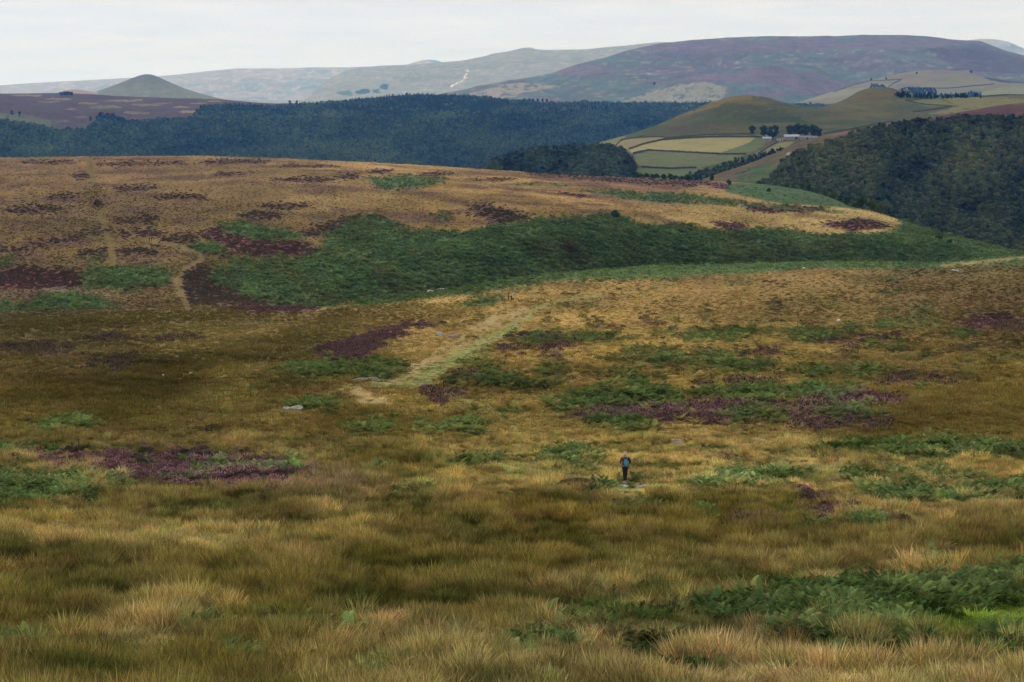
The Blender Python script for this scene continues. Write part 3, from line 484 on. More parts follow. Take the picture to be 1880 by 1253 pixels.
def tuft(name, mat, rs, n, h, spread, lean, w, seg=2, seeds=.0):
    r = random.Random(rs); p = PB()
    for i in range(n):
        a = r.uniform(0, 2*math.pi); d = spread*math.sqrt(r.random()); bx, by = d*math.cos(a), d*math.sin(a)
        la = a+r.gauss(0, .7); l = lean*r.uniform(.3, 1.3)*(.4+d/spread); hh = h*r.uniform(.55, 1.1); ww = w*r.uniform(.7, 1.3)
        f = r.uniform(0, math.pi); fx, fy = math.cos(f)*ww/2, math.sin(f)*ww/2; vs = []
        for k in range(seg+1):
            t = k/seg; o = l*hh*t**1.7; z = hh*(t-.25*l*t*t)
            x = bx+math.cos(la)*o; y = by+math.sin(la)*o; q = 1-.25*t if k < seg else 0
            if q: vs += [(x-fx*q, y-fy*q, z-.04), (x+fx*q, y+fy*q, z-.04)]
            else: vs.append((x, y, z))
        fs = [(2*k, 2*k+1, 2*k+3, 2*k+2) for k in range(seg-1)]+[(2*seg-2, 2*seg-1, 2*seg)]
        rv = r.random(); p.add(vs, fs, rv)
        if seeds and r.random() < seeds:
            x, y, z = vs[-1]; s_ = ww*1.3; p.add([(x-s_, y, z-.01), (x+s_, y, z), (x, y, z+.07)], [(0, 1, 2)], min(rv+.25, 1))
    return p.mesh(name, mat)
def fern(name, mat, rs, nf, h, pin, L=.75):
    r = random.Random(rs); p = PB()
    for i in range(nf):
        a = r.uniform(0, 2*math.pi); ca, sa = math.cos(a), math.sin(a); hh = h*r.uniform(.6, 1.1); ll = L*r.uniform(.7, 1.15); rv = r.random()
        bx, by = r.gauss(0, .13), r.gauss(0, .13); tilt = r.uniform(-.3, .3)
        def pt(t): return Vector((bx+ca*ll*t**1.3, by+sa*ll*t**1.3, hh*(1.5*t-.75*t*t)+.02))
        st = [pt(k/4) for k in range(5)]; w = .008
        for k in range(4):
            A, B = st[k], st[k+1]; p.add([(A.x-sa*w, A.y+ca*w, A.z), (A.x+sa*w, A.y-ca*w, A.z), (B.x+sa*w, B.y-ca*w, B.z), (B.x-sa*w, B.y+ca*w, B.z)], [(0, 1, 2, 3)], rv*.6)
        for k in range(pin):
            t = .28+.72*(k+.5)/pin; c = pt(t); d = (pt(t+.02)-pt(t-.02)).normalized()
            wl_ = .34*ll*(1-((t-.28)/.72))**.8*(.75+.5*r.random())+.03
            for sgn in (-1, 1):
                side = Vector((-sa*sgn, ca*sgn, tilt*sgn-.25)).normalized(); e = c+side*wl_+d*wl_*.35; m_ = c+side*wl_*.45+d*wl_*.05
                bw = (.72*ll/pin)*.62; b0 = c-d*bw*.5; b1 = c+d*bw*.6; mu = m_+d*bw*.8+Vector((0, 0, .012))
                rr = min(max(rv+r.uniform(-.22, .22), 0), 1)
                p.add([tuple(b0), tuple(m_-d*bw*.5), tuple(e), tuple(mu), tuple(b1)], [(0, 1, 3, 4), (1, 2, 3)], rr)
    return p.mesh(name, mat)
def heather(name, mat, rs, n, rad, h, size):
    r = random.Random(rs); p = PB()
    for i in range(n):
        a = r.uniform(0, 2*math.pi); d = rad*math.sqrt(r.random()); z = h*math.sqrt(max(0, 1-(d/rad)**2))*r.uniform(.35, 1.05)
        x, y = d*math.cos(a), d*math.sin(a); s_ = size*r.uniform(.6, 1.3); f = r.uniform(0, math.pi); cx_, cy_ = math.cos(f)*s_*.35, math.sin(f)*s_*.35
        ox, oy = r.gauss(0, .3)*s_, r.gauss(0, .3)*s_
        p.add([(x-cx_, y-cy_, z), (x+cx_, y+cy_, z), (x+ox+cx_*.5, y+oy+cy_*.5, z+s_), (x+ox-cx_*.5, y+oy-cy_*.5, z+s_)], [(0, 1, 2, 3)], r.random(), r.random())
    return p.mesh(name, mat)
def crown_pb(p, r, n, blobs, size):
    for i in range(n):
        bx, by, bz, br, bh = r.choice(blobs); d = Vector((r.gauss(0, 1), r.gauss(0, 1), r.gauss(0, 1))).normalized(); q = r.random()**.28
        c = Vector((bx+d.x*br*q, by+d.y*br*q, bz+d.z*bh*q)); s_ = size*r.uniform(.55, 1.25)
        u = d.cross(Vector((r.gauss(0, 1), r.gauss(0, 1), r.gauss(0, 1)))).normalized(); v_ = (d.cross(u)+d*r.uniform(-.6, .6)).normalized()
        p.add([tuple(c-u*s_*.5), tuple(c+v_*s_*.55), tuple(c+u*s_*.5), tuple(c-v_*s_*.55)], [(0, 1, 2, 3)], r.random())
def tube(p, a, b, ra, rb, rv=.5, n=6):
    a, b = Vector(a), Vector(b); d = (b-a).normalized(); u = d.orthogonal().normalized(); v_ = d.cross(u); vs = []
    for c, rr in ((a, ra), (b, rb)):
        for k in range(n): t = 2*math.pi*k/n; vs.append(tuple(c+u*math.cos(t)*rr+v_*math.sin(t)*rr))
    p.add(vs, [(k, (k+1) % n, n+(k+1) % n, n+k) for k in range(n)]+[tuple(range(n, 2*n))], rv)
def broad_blobs(r, h, rad, nb=9, low=.3):
    bl = []
    for i in range(nb):
        a = r.uniform(0, 2*math.pi); d = rad*.62*math.sqrt(r.random()); z = h*(low+(1-low)*r.uniform(.2, .82)*(1-.35*(d/rad)**2)); b = rad*r.uniform(.3, .5)
        bl.append((d*math.cos(a), d*math.sin(a), z, b, b*.8))
    bl.append((0, 0, h*.8, rad*.4, rad*.36)); return bl
def broad_crown(name, mat, rs, h, rad, n=520, size=.8, low=.3, nb=9):
    r = random.Random(rs); p = PB(); bl = broad_blobs(r, h, rad, nb, low); crown_pb(p, r, n, bl, size); return p.mesh(name, mat), bl
def trunk_mesh(name, mat, rs, h, bl, r0=.3):
    r = random.Random(rs); p = PB(); top = (0, 0, h*.45); tube(p, (0, 0, -.4), (0, 0, h*.2), r0, r0*.8); tube(p, (0, 0, h*.2), top, r0*.8, r0*.55)
    for b in bl[:6]: tube(p, (0, 0, h*r.uniform(.2, .42)), (b[0]*.8, b[1]*.8, b[2]), r0*.4, r0*.1, n=5)
    return p.mesh(name, mat)
def conifer(name, mat, rs, h, rad, n=260):
    r = random.Random(rs); p = PB(); tube(p, (0, 0, -.3), (0, 0, h*.9), rad*.07, .03)
    for i in range(n):
        t = r.random()**.75; z = h*(.08+.92*t); rr = rad*(1-t)**.85*r.uniform(.65, 1.1)+.08; a = r.uniform(0, 2*math.pi); w_ = rad*.2*(1.15-t)
        ca, sa = math.cos(a), math.sin(a); p.add([(0, 0, z+.12*h*(1-t)), (ca*rr-sa*w_, sa*rr+ca*w_, z), (ca*rr*1.1, sa*rr*1.1, z-.25), (ca*rr+sa*w_, sa*rr-ca*w_, z+.1)], [(0, 1, 2, 3)], r.random())
    return p.mesh(name, mat)

m_grass = plant_mat('grass_blades', var=.62, trans=.3); m_rush = plant_mat('rush_blades', var=.62, trans=.25); m_fern = plant_mat('bracken_fronds', var=.5, trans=.3)
m_heath = plant_mat('heather_sprigs', var=.55, trans=.15, second=(.055, .062, .03), thr=.36); m_leaf = plant_mat('woodland_leaves', var=.55, trans=.2)
def variants(meshes, nm):
    c = bpy.data.collections.new(nm)
    for m in meshes: o = bpy.data.objects.new(m.name, m); c.objects.link(o)
    return c
V_GN = variants([tuft('grass_tuft', m_grass, i, 84, .44, .23, 1.05, .021, 3, 0) for i in range(6)], 'grass near sources')
V_GF = variants([tuft('grass_clump', m_grass, 20+i, 44, .38, .34, .8, .05, 2) for i in range(4)], 'grass far sources')
V_RN = variants([tuft('rush_tuft', m_rush, 40+i, 64, .82, .22, .36, .021, 3, 0) for i in range(5)], 'rush near sources')
V_RF = variants([tuft('rush_clump', m_rush, 60+i, 44, .62, .38, .38, .05, 2) for i in range(4)], 'rush far sources')
V_FN = variants([fern('bracken_plant', m_fern, 80+i, 9, .62, 11, .55) for i in range(6)], 'bracken near sources')
V_FF = variants([fern('bracken_clump', m_fern, 100+i, 9, .8, 5, .8) for i in range(4)], 'bracken far sources')
V_HN = variants([heather('heather_bush', m_heath, 120+i, 520, .34, .32, .055) for i in range(4)], 'heather near sources')
V_HF = variants([heather('heather_mound', m_heath, 140+i, 130, .6, .35, .15) for i in range(4)], 'heather far sources')
V_B = variants([broad_crown('broadleaf', m_leaf, 160+i, 8.0, 4.6, 420, 1.15, .15)[0] for i in range(5)], 'broadleaf sources')
V_C = variants([conifer('conifer', m_leaf, 180+i, 9.0, 2.6) for i in range(4)], 'conifer sources')

def scatter(name, coll, pts, tint, scl, rz, tilt=None, label=None, cat=None, mesh_kind='stuff'):
    n = len(pts)
    if n == 0: return
    me = bpy.data.meshes.new(name); me.vertices.add(n); me.vertices.foreach_set('co', np.asarray(pts, np.float32).ravel())
    def at(nm, ty, arr, key='value'):
        a = me.attributes.new(nm, ty, 'POINT'); a.data.foreach_set(key, np.ascontiguousarray(arr).ravel())
    at('tint', 'FLOAT_VECTOR', np.asarray(tint, np.float32), 'vector'); at('scl', 'FLOAT_VECTOR', np.asarray(scl, np.float32), 'vector')
    rot = np.zeros((n, 3), np.float32); rot[:, 2] = rz
    if tilt is not None: rot[:, :2] = tilt
    at('rot', 'FLOAT_VECTOR', rot, 'vector'); at('vi', 'INT', rng.integers(0, 12, n).astype(np.int32))
    o = bpy.data.objects.new(name, me); scene.collection.objects.link(o)
    ng = bpy.data.node_groups.new(name+'_scatter', 'GeometryNodeTree')
    ng.interface.new_socket('Geometry', in_out='INPUT', socket_type='NodeSocketGeometry'); ng.interface.new_socket('Geometry', in_out='OUTPUT', socket_type='NodeSocketGeometry')
    gi = ng.nodes.new('NodeGroupInput'); go = ng.nodes.new('NodeGroupOutput'); ip = ng.nodes.new('GeometryNodeInstanceOnPoints')
    ci = ng.nodes.new('GeometryNodeCollectionInfo'); ci.inputs['Collection'].default_value = coll; ci.inputs['Separate Children'].default_value = True; ci.inputs['Reset Children'].default_value = True
    def na(nm, ty):
        x = ng.nodes.new('GeometryNodeInputNamedAttribute'); x.data_type = ty; x.inputs['Name'].default_value = nm; return x.outputs['Attribute']
    er = ng.nodes.new('FunctionNodeEulerToRotation'); ip.inputs['Pick Instance'].default_value = True
    L_ = ng.links.new
    L_(gi.outputs[0], ip.inputs['Points']); L_(ci.outputs[0], ip.inputs['Instance']); L_(na('vi', 'INT'), ip.inputs['Instance Index'])
    L_(na('rot', 'FLOAT_VECTOR'), er.inputs[0]); L_(er.outputs[0], ip.inputs['Rotation']); L_(na('scl', 'FLOAT_VECTOR'), ip.inputs['Scale']); L_(ip.outputs[0], go.inputs[0])
    md = o.modifiers.new('scatter', 'NODES'); md.node_group = ng
    return tag(o, label, cat, kind='stuff')

def sample(L, spacing, mask=None, rowmin=-1e9, rowmax=1330, hidden=.12, xpad=150, soft=0):
    """random points on a layer, so many per area as it shows; returns cell index arrays and positions, colours"""
    ar = np.abs(L.ROW[:-1, :-1]-L.ROW[1:, :-1])*np.abs(L.PX[:-1, 1:]-L.PX[:-1, :-1])
    vis = L.VIS[1:, :-1]; ok = (L.PX[:-1, :-1] > -xpad) & (L.PX[:-1, :-1] < 1880+xpad) & (L.ROW[:-1, :-1] < rowmax) & (L.ROW[:-1, :-1] > rowmin)
    sp = spacing(L.Y[:-1, :-1]) if callable(spacing) else spacing
    lam = ar/sp*np.where(vis, 1, hidden)*ok
    if soft: lam = lam*np.clip(1-(np.maximum(-L.PX[:-1, :-1]-100, L.PX[:-1, :-1]-1980))/soft, .25, 1)
    if mask is not None: lam = lam*mask[:-1, :-1]
    cnt = rng.poisson(lam); i, j = np.nonzero(cnt); k = cnt[i, j]; i = np.repeat(i, k); j = np.repeat(j, k)
    u = rng.random(len(i)); v = rng.random(len(i))
    def g(A): 
        a, b, c, d = A[i, j], A[i, j+1], A[i+1, j+1], A[i+1, j]
        u_, v_ = (u, v) if A.ndim == 2 else (u[:, None], v[:, None])
        return (a*(1-u_)+b*u_)*(1-v_)+(d*(1-u_)+c*u_)*v_
    return i, j, np.stack([g(L.X), g(L.Y), g(L.Z)], -1), g(L.col)
HIDE = []
for x_, y_, r_ in ((384,794,1.1), (132,833,.9), (144.5,832,.9), (525,753,1.2), (546,752,1.2), (300,690,.7), (350,687.5,.7), (1242,814,.8), (1395,811,.8)):
    q_ = locate(G, x_, y_); HIDE.append((q_.x, q_.y, r_))
spG = lambda Y: np.interp(Y, [40, 60, 105, 200, 400, 700, 1500], [26, 24, 15, 9, 7, 5, 5])
i, j, P3, Cc = sample(G, spG, xpad=900, soft=700)
i2 = np.clip(i+np.rint(rng.normal(0, 1.8, len(i))).astype(int), 0, G.kind.shape[0]-1); j2 = np.clip(j+np.rint(rng.normal(0, 3.6, len(j))).astype(int), 0, G.kind.shape[1]-1)
Cc = G.col[i2, j2]
K_ = G.kind[i2, j2]; K0 = G.kind[i, j]; kp = (K0 == BARE) | (K0 == GREEN) | (K_ == BARE) | (K_ == GREEN); K_ = np.where(kp, K0, K_); Cc = np.where(kp[:, None], G.col[i, j], Cc); Yp = P3[:, 1]; near = Yp < 150; n_ = len(P3); u01 = rng.random(n_); rz = rng.uniform(0, 6.283, n_); sz = rng.uniform(.65, 1.3, n_)
# clump size noise: tussocks
tus = fbm(P3[:, 0]/1.6, P3[:, 1]/1.6, 71, 2); sz *= (1+.25*tus)
rowp = project(P3[:, 0], P3[:, 1], P3[:, 2])[1]; pxp = project(P3[:, 0], P3[:, 1], P3[:, 2])[0]
hue = 1+rng.normal(0, .07, (n_, 3)); nA = fbm(P3[:, 0]/2.6, P3[:, 1]/2.6, 81, 3); nB = fbm(P3[:, 0]/.8, P3[:, 1]/.8, 83, 2); nC = fbm(P3[:, 0]/14, P3[:, 1]/14, 85, 4)
nw = near[:, None].astype(float); pw = np.where(near, .86, .94)[:, None]
tint = (Cc/KALB)**pw*np.interp(Yp, [40, 110, 200, 500, 800, 1000], [2.05, 2.0, 1.72, 1.5, 1.08, .98])[:, None]*np.array([.94, 1.03, .98])
nD = fbm(P3[:, 0]/5.5, P3[:, 1]/5.5, 87, 3); nE = fbm(P3[:, 0]/45, P3[:, 1]/28, 89, 4)
mv = np.where(near, .24*nD, .22*nE)+np.where(near, .42*nA+.30*nB, .12*nA+.22*nC)
tint = tint*np.stack([np.ones(n_), np.ones(n_), np.interp(Yp, [300, 900], [1, .74])], -1)
gsh = (np.clip(-nA-nD*.6-.15, 0, 1)*near)[:, None]; tint = tint*(1-gsh*np.array([.34, .12, .34]))
tint = tint*hue*np.clip(1+mv+rng.normal(0, 1, n_)*np.where(near, .19, np.interp(Yp, [150, 600, 900], [.17, .12, .08])), .25, 2.2)[:, None]
sz *= 1+.22*nA+.12*nB; sz = np.clip(sz, .4, 1.6)*np.interp(Yp, [40, 60, 90, 150, 200], [.86, .82, .72, .65, 1])
fz = np.where(Yp < 150, .66, np.where(Yp < 600, .82, 1.28))
for hx, hy, rr_h in HIDE: sz[(np.abs(P3[:, 0]-hx) < rr_h) & (Yp > hy-7*rr_h) & (Yp < hy+.6)] *= .4
hik = (np.abs(P3[:, 0]-6.2) < 1.1) & (Yp > 96) & (Yp < 106); sz[hik] *= .45
isR = (K_ == RUSH) | ((K_ == TAN) & near & (nA > .62)) | ((K_ == BROWN) & near & (nA > .35)) | ((K_ == BROWN) & (u01 < .3)) | ((K_ == TAN) & (u01 < .04))
isG = ((K_ == TAN) | (K_ == BROWN) | ((K_ == GREEN) & (u01 < .8)) | ((K_ == BARE) & (u01 < .3)) | ((K_ == FIELD) & (u01 < .3)) | (((K_ == DHEATH) | (K_ == HEATH)) & (u01 < .12)) | ((K_ == FERN) & (u01 < .08))) & ~isR
isF = ((K_ == FERN) & (u01 >= .08)) | ((K_ == FIELD) & (u01 > .8)); isH = ((K_ == HEATH) | (K_ == DHEATH)) & (u01 >= .12)
stray = (K_ == TAN) & (nC > .25) & (u01 > .992) & (pxp > 700) & (rowp > 640)
stray |= ((K_ == TAN) | (K_ == BROWN)) & (Yp < 100) & (nC > .1) & (u01 > .975)
isF |= stray; isG &= ~stray; fg = lin((66,88,42))/.8
tint[stray] = fg
fm = K_ == FERN; tint[fm] *= fz[fm][:, None]; fzm = np.where(near, 1/np.interp(Yp, [40, 90, 150], [1, .8, .72]), 1); sz[fm | (K_ == HEATH)] *= fzm[fm | (K_ == HEATH)]
low = (K_ == GREEN) | (K_ == BARE) | (K_ == FIELD)
def sc(m, s, zf=1.0): a = sz[m]*s; return np.stack([a, a, a*zf*rng.uniform(.8, 1.15, m.sum())], -1)
tl = lambda m, s: rng.normal(0, s, (m.sum(), 2))
GA = 1.0
def go(name, coll, m, s, zf, label, cat, til=.12, gain=GA):
    ss = sc(m, s, zf); lo = low[m]; ss[lo, 2] *= .45
    return scatter(name, coll, P3[m], np.clip(tint[m]*gain, .003, .95), ss, rz[m], tl(m, til), label, cat)
go('grass', V_GN, isG & near, 1.0, 1.0, 'straw coloured moor grass over the near slope', 'grass')
go('grass', V_GF, isG & ~near, 1.15, .48, 'dry pale grass across the middle slope and the far plateau', 'grass')
go('rushes', V_RN, isR & near, 1.0, .85, 'dark olive rushes in tall tufts on the near slope', 'rushes')
go('rushes', V_RF, isR & ~near, 1.0, .7, 'dark olive rushes spread in bands beyond the hiker', 'rushes')
front = (rowp > 1000)
go('bracken', V_FN, isF & near & front, .82, 1.1, 'dark green bracken stand in the lower right foreground', 'bracken', .15)
go('bracken', V_FN, isF & near & ~front, .85, .9, 'green bracken in strips level with the hiker', 'bracken', .15)
bank = G.T[i, j] > 9.5
go('bracken', V_FF, isF & ~near & ~bank, 1.15, .75, 'scattered green bracken patches on the middle slope', 'bracken', .15)
go('bracken', V_FF, isF & bank, 1.7, .9, 'deep green bracken covering the bank across the dip', 'bracken', .15)
go('heather', V_HN, isH & near & (pxp < 900), 1.0, 1.0, 'purple flowering heather bed at the left foreground', 'heather')
go('heather', V_HN, isH & near & (pxp >= 900), 1.0, 1.0, 'small purple heather cushions at the right of the hiker', 'heather')
go('heather', V_HF, isH & ~near & ~bank, 1.0, .9, 'purple heather streaks on the middle slope', 'heather')
go('heather', V_HF, isH & bank, 1.3, .8, 'dark red brown heather patches on the far plateau', 'heather')
print('ground plants', n_)
# woods
def wood(L, mask, sp, coll_b, coll_c, pc, cb_, cc_, name, label, s=1.0, rowmax=1300, var=.3):
    i, j, P, c = sample(L, sp, mask.astype(float), rowmax=rowmax, hidden=.25, xpad=200); n = len(P); con = pc(L, i, j, P) > rng.random(n)
    S_ = P[:, 0]/P[:, 1]; nn = fbm(S_*F/30, P[:, 2]/14, 901, 3); nl = fbm(S_*F/120, P[:, 2]/40, 911, 3)
    b = lin(cb_)[None, :]*(1+.3*nn+.55*nl+rng.normal(0, var, n))[:, None]*(1+rng.normal(0, .09, (n, 3)))  # broad nl tone paints fold shading into the tree colours
    autumn = (nl > .55) & (rng.random(n) < .35); b[autumn] *= (1.25, 1.0, .85)
    k = lin(cc_)[None, :]*(1+.55*nl+rng.normal(0, var*.7, n))[:, None]
    b = np.clip(b, .004, .6); k = np.clip(k, .004, .6); rzz = rng.uniform(0, 6.28, n); ss = rng.uniform(.65, 1.2, n)*s; ss[con] *= .8; s3 = np.stack([ss, ss, ss*rng.uniform(.8, 1.15, n)], -1)
    if (~con).any(): scatter(name, coll_b, P[~con], b[~con], s3[~con], rzz[~con], None, label, 'wood')
    if con.any(): scatter(name, coll_c, P[con], k[con], s3[con], rzz[con], None, label.replace('broadleaf', 'conifer').replace('mixed', 'conifer'), 'wood')
    print(name, n)
wood(M, M.wood, 5, V_B, V_C, lambda L, i, j, P: np.clip(.35+.9*(215-L.ROW[i, j])/30+1.1*L.n1[i, j], .02, .97), (84,98,58), (42,58,46), 'woodland', 'dark mixed wood covering the long middle ridge', 1.0, 335)  # conifer bands double as painted fold shading on the ridge
wood(W, W.wood, 14, V_B, V_C, lambda L, i, j, P: np.full(len(P), .02), (84,90,56), (52,64,46), 'woodland', 'broadleaf wood on the steep hillside at right', .74, 520)
wood(W, W.wood2, 14, V_B, V_C, lambda L, i, j, P: np.full(len(P), .75), (46,60,36), (32,46,34), 'woodland', 'mixed strip of trees climbing towards the farm', .7, 400)
wood(Sp, (Sp.ROW < 352) & (Sp.T > .9), 12, V_B, V_C, lambda L, i, j, P: np.full(len(P), .03), (80,92,70), (42,58,44), 'woodland', 'broadleaf wood on the rounded spur below the fields', .78, 360)
m = inpoly(C_.PX, C_.ROW, [(1180,352),(1262,326),(1300,312),(1345,298),(1400,284),(1432,276),(1440,283),(1383,303),(1318,326),(1290,340)]); wood(C_, m, 9, V_B, V_C, lambda L, i, j, P: np.full(len(P), .45), (62,76,48), (42,58,44), 'woodland', 'mixed strip of trees below the farm fields', .62, 400)
m = inpoly(C_.PX, C_.ROW, [(1640,176),(1660,176),(1715,179),(1790,179),(1800,181),(1715,183),(1650,181)]); wood(C_, m, 5, V_B, V_C, lambda L, i, j, P: np.full(len(P), .9), (46,62,36), (30,44,34), 'woodland', 'mixed plantation block behind the second hilltop', 1.0, 300)
m = inpoly(P_.PX, P_.ROW, [(1655,164),(1716,165),(1718,177),(1800,172),(1800,184),(1640,184)]) | inpoly(P_.PX, P_.ROW, [(1598,156),(1624,158),(1626,170),(1590,170)]); wood(P_, m, 4, V_B, V_C, lambda L, i, j, P: np.full(len(P), .95), (46,62,36), (30,44,34), 'woodland', 'mixed plantation on the pale pasture hill', 1.6, 300)

# ------------------------------------------------------------------ things
def link(name, me, parent=None):
    o = bpy.data.objects.new(name, me); scene.collection.objects.link(o)
    if parent: o.parent = parent
    return o
def empty(name, loc, rz=0):
    o = bpy.data.objects.new(name, None); scene.collection.objects.link(o); o.location = loc; o.rotation_euler = (0, 0, rz); o.empty_display_size = .3; return o
def bm_mesh(name, bm, mat, smooth=False):
    me = bpy.data.meshes.new(name); bm.to_mesh(me); bm.free(); me.materials.append(mat)
    if smooth: me.polygons.foreach_set('use_smooth', np.ones(len(me.polygons), bool))
    return me
def box(bm, c, s, bev=0.0, rot=None):
    r = bmesh.ops.create_cube(bm, size=1); vs = r['verts']
    M_ = Matrix.Translation(c) @ (rot.to_4x4() if rot else Matrix()) @ Matrix.Diagonal((*s, 1))
    bmesh.ops.transform(bm, matrix=M_, verts=vs)
    if bev:
        es = list({e for v in vs for e in v.link_edges}); bmesh.ops.bevel(bm, geom=es, offset=bev, segments=2, affect='EDGES')
# trees and bushes
bark = solid_mat('bark', (.06,.05,.04), .9, .3, 6)
TREES = {}
def tree_mesh(key, h, rad, colr, n, size, low, nb=9):
    mat = plant_mat('leaves_'+key, lin(colr), .2, .5, inst=False)
    TREES[key] = []
    for v in range(3):
        cm, bl = broad_crown('crown', mat, hash(key) % 1000+v if False else (len(TREES)*17+v*5+3), h, rad, n, size, low, nb); TREES[key].append((cm, trunk_mesh('trunk', bark, v, h, bl, .028*h)))
tree_mesh('dark', 9, 4.3, (44,58,36), 900, .8, .12); tree_mesh('field', 6, 3.0, (52,68,34), 800, .55, .1); tree_mesh('brown', 3.0, 2.4, (88,78,44), 700, .35, .05); tree_mesh('shrub', 2.6, 2.0, (54,70,36), 700, .32, .03)
tree_mesh('light', 6, 3.4, (78,88,42), 800, .6, .08)
nt_ = 0
def tree(L, px, row, key, s, label, cat='tree', group=None, name='tree', zs=1.0, sink=.1):
    global nt_
    p = locate(L, px, row); p.z -= sink; o = empty(name, p, random.uniform(0, 6.28)); o.scale = (s, s, s*zs)
    cm, tm = TREES[key][nt_ % 3]; nt_ += 1; link('crown', cm, o); link('trunk', tm, o); return tag(o, label, cat, group)
tree(C_, 1381, 249, 'dark', 1.5, 'single round tree standing left of the farm trees', zs=1.1)
tree(C_, 1403, 252, 'dark', 2.0, 'left tree of the dark group in front of the farmhouse', group='trees around the farm')
tree(C_, 1421, 256, 'dark', 2.3, 'broadest dark tree just left of the long white barn roof', group='trees around the farm')
for q, (x, y, s, lb) in enumerate([(1451,251,1.9,'leftmost tree of the row behind the farm barns'),(1464,251,2.2,'second tree from the left in the row behind the barns'),(1478,252,2.1,'third tree from the left in the row behind the barns'),(1491,253,2.1,'fourth tree from the left in the row behind the barns'),(1500,254,1.9,'rightmost tree of the row behind the farm barns')]):
    tree(C_, x, y, 'dark', s, lb, group='trees around the farm')
tree(G, 1306, 333.5, 'field', 1.0, 'small dark tree on the plateau edge below the wooded strip')
tree(G, 1337, 343, 'field', .95, 'round dark bush at the left end of the green field', 'bush')
tree(G, 1412, 353, 'shrub', 1.3, 'low round bush alone in the green field', 'bush')
for q, (x, y, s, k_) in enumerate([(1446,341,.9,'light'),(1458,345,1.0,'light'),(1472,347,1.05,'light'),(1486,352,1.2,'field'),(1500,354,1.1,'light'),(1514,357,1.1,'light'),(1530,361,1.15,'light'),(1545,369,1.2,'field'),(1556,377,1.35,'field'),(1570,378,1.2,'light'),(1584,385,1.4,'field'),(1600,388,1.3,'light'),(1616,390,1.2,'light')]):
    tree(G, x, y+1, k_, s, 'one of the trees lining the far edge of the green field', group='trees along the green field edge')
for q, x in enumerate([1168,1176,1186,1196,1205,1217,1229,1240,1252,1264]):
    tree(G, x, 326+(x-1168)*.055, 'shrub', random.uniform(1.4, 2.1), 'one of the dark bushes in the row along the plateau skyline', 'bush', 'bushes along the plateau skyline', zs=.9)
tree(G, 1050, 466, 'brown', 2.0, 'brown round shrub on the green bracken bank', 'shrub', name='shrub', zs=1.1)
tree(G, 1131, 401, 'shrub', 1.7, 'dark shrub at the top edge of the bracken bank', 'shrub', name='shrub')
tree(G, 178, 380, 'brown', 1.2, 'olive brown shrub beside the grassy track on the left plateau', 'shrub', name='shrub', zs=1.1)
for x, y, s, lb in [(1724,441,1.6,'left shrub of the pair on the sloping nose of the hill'),(1742,447,1.3,'right shrub of the pair on the sloping nose of the hill')]: tree(G, x, y, 'shrub', s, lb, 'shrub', name='shrub', zs=.7)
for x, y, s, lb in [(1599,149,1.3,'leftmost lone tree on the pale pasture hill'),(1627,147,1.15,'middle lone tree on the pale pasture hill'),(1683,137,1.1,'highest lone tree on the pale pasture hill'),(1783,132,1.5,'lone dark tree at the right of the pasture hill')]:
    tree(P_, x, y, 'dark', s*1.2, lb)
tree(H3, 1201, 157, 'dark', 2.1, 'tiny lone tree on the slope of the long heather ridge')
for x, s in [(112,1.3),(118,1.5),(124,1.6),(130,1.4)]: tree(M, x, 177, 'dark', s*1.3, 'one of the small clump of trees on the left skyline', group='clump of trees on the left skyline', zs=.9)
for x, y in [(36,214),(22,212),(166,224)]: tree(M, x, y, 'dark', 1.25, 'small scattered tree on the purple moor at left', group='scattered trees on the purple moor', zs=1.3)
for x in [532,545,963,972,979,987,996,1004]: tree(M, x, 189 if x > 600 else 193, 'dark', 1.3, 'one of the spindly trees on the ridge skyline', group='spindly trees on the ridge skyline', zs=1.3)

# dry stone walls
wall_mat = solid_mat('dry_stone', (.085,.08,.075), .95, .5, 1.4)
def dry_wall(L, pts, label, h=1.7, w=1.3):
    P = []
    for a, b in zip(pts[:-1], pts[1:]):
        n = max(2, int(math.hypot(b[0]-a[0], (b[1]-a[1])*3)/4))
        for k in range(n): t = k/n; P.append(locate(L, a[0]+(b[0]-a[0])*t, a[1]+(b[1]-a[1])*t))
    P.append(locate(L, *pts[-1])); o0 = P[0].copy(); vs = []; fs = []; r = random.Random(len(pts))
    for k, p in enumerate(P):
        d = (P[min(k+1, len(P)-1)]-P[max(k-1, 0)]); d.z = 0; d = d.normalized() if d.length > 0 else Vector((1, 0, 0)); s = Vector((-d.y, d.x, 0))*w/2; q = p-o0; hh = h*r.uniform(.85, 1.15)
        vs += [tuple(q-s-Vector((0,0,.6))), tuple(q-s*.6+Vector((0,0,hh))), tuple(q+s*.6+Vector((0,0,hh))), tuple(q+s-Vector((0,0,.6)))]
    for k in range(len(P)-1):
        b = 4*k; fs += [(b, b+4, b+5, b+1), (b+1, b+5, b+6, b+2), (b+2, b+6, b+7, b+3)]
    fs += [(0, 1, 2, 3), (len(vs)-4, len(vs)-1, len(vs)-2, len(vs)-3)]
    me = bpy.data.meshes.new('stone_wall'); me.from_pydata(vs, [], fs); me.materials.append(wall_mat); o = link('stone_wall', me); o.location = o0; return tag(o, label, 'stone wall', 'stone walls of the far fields')
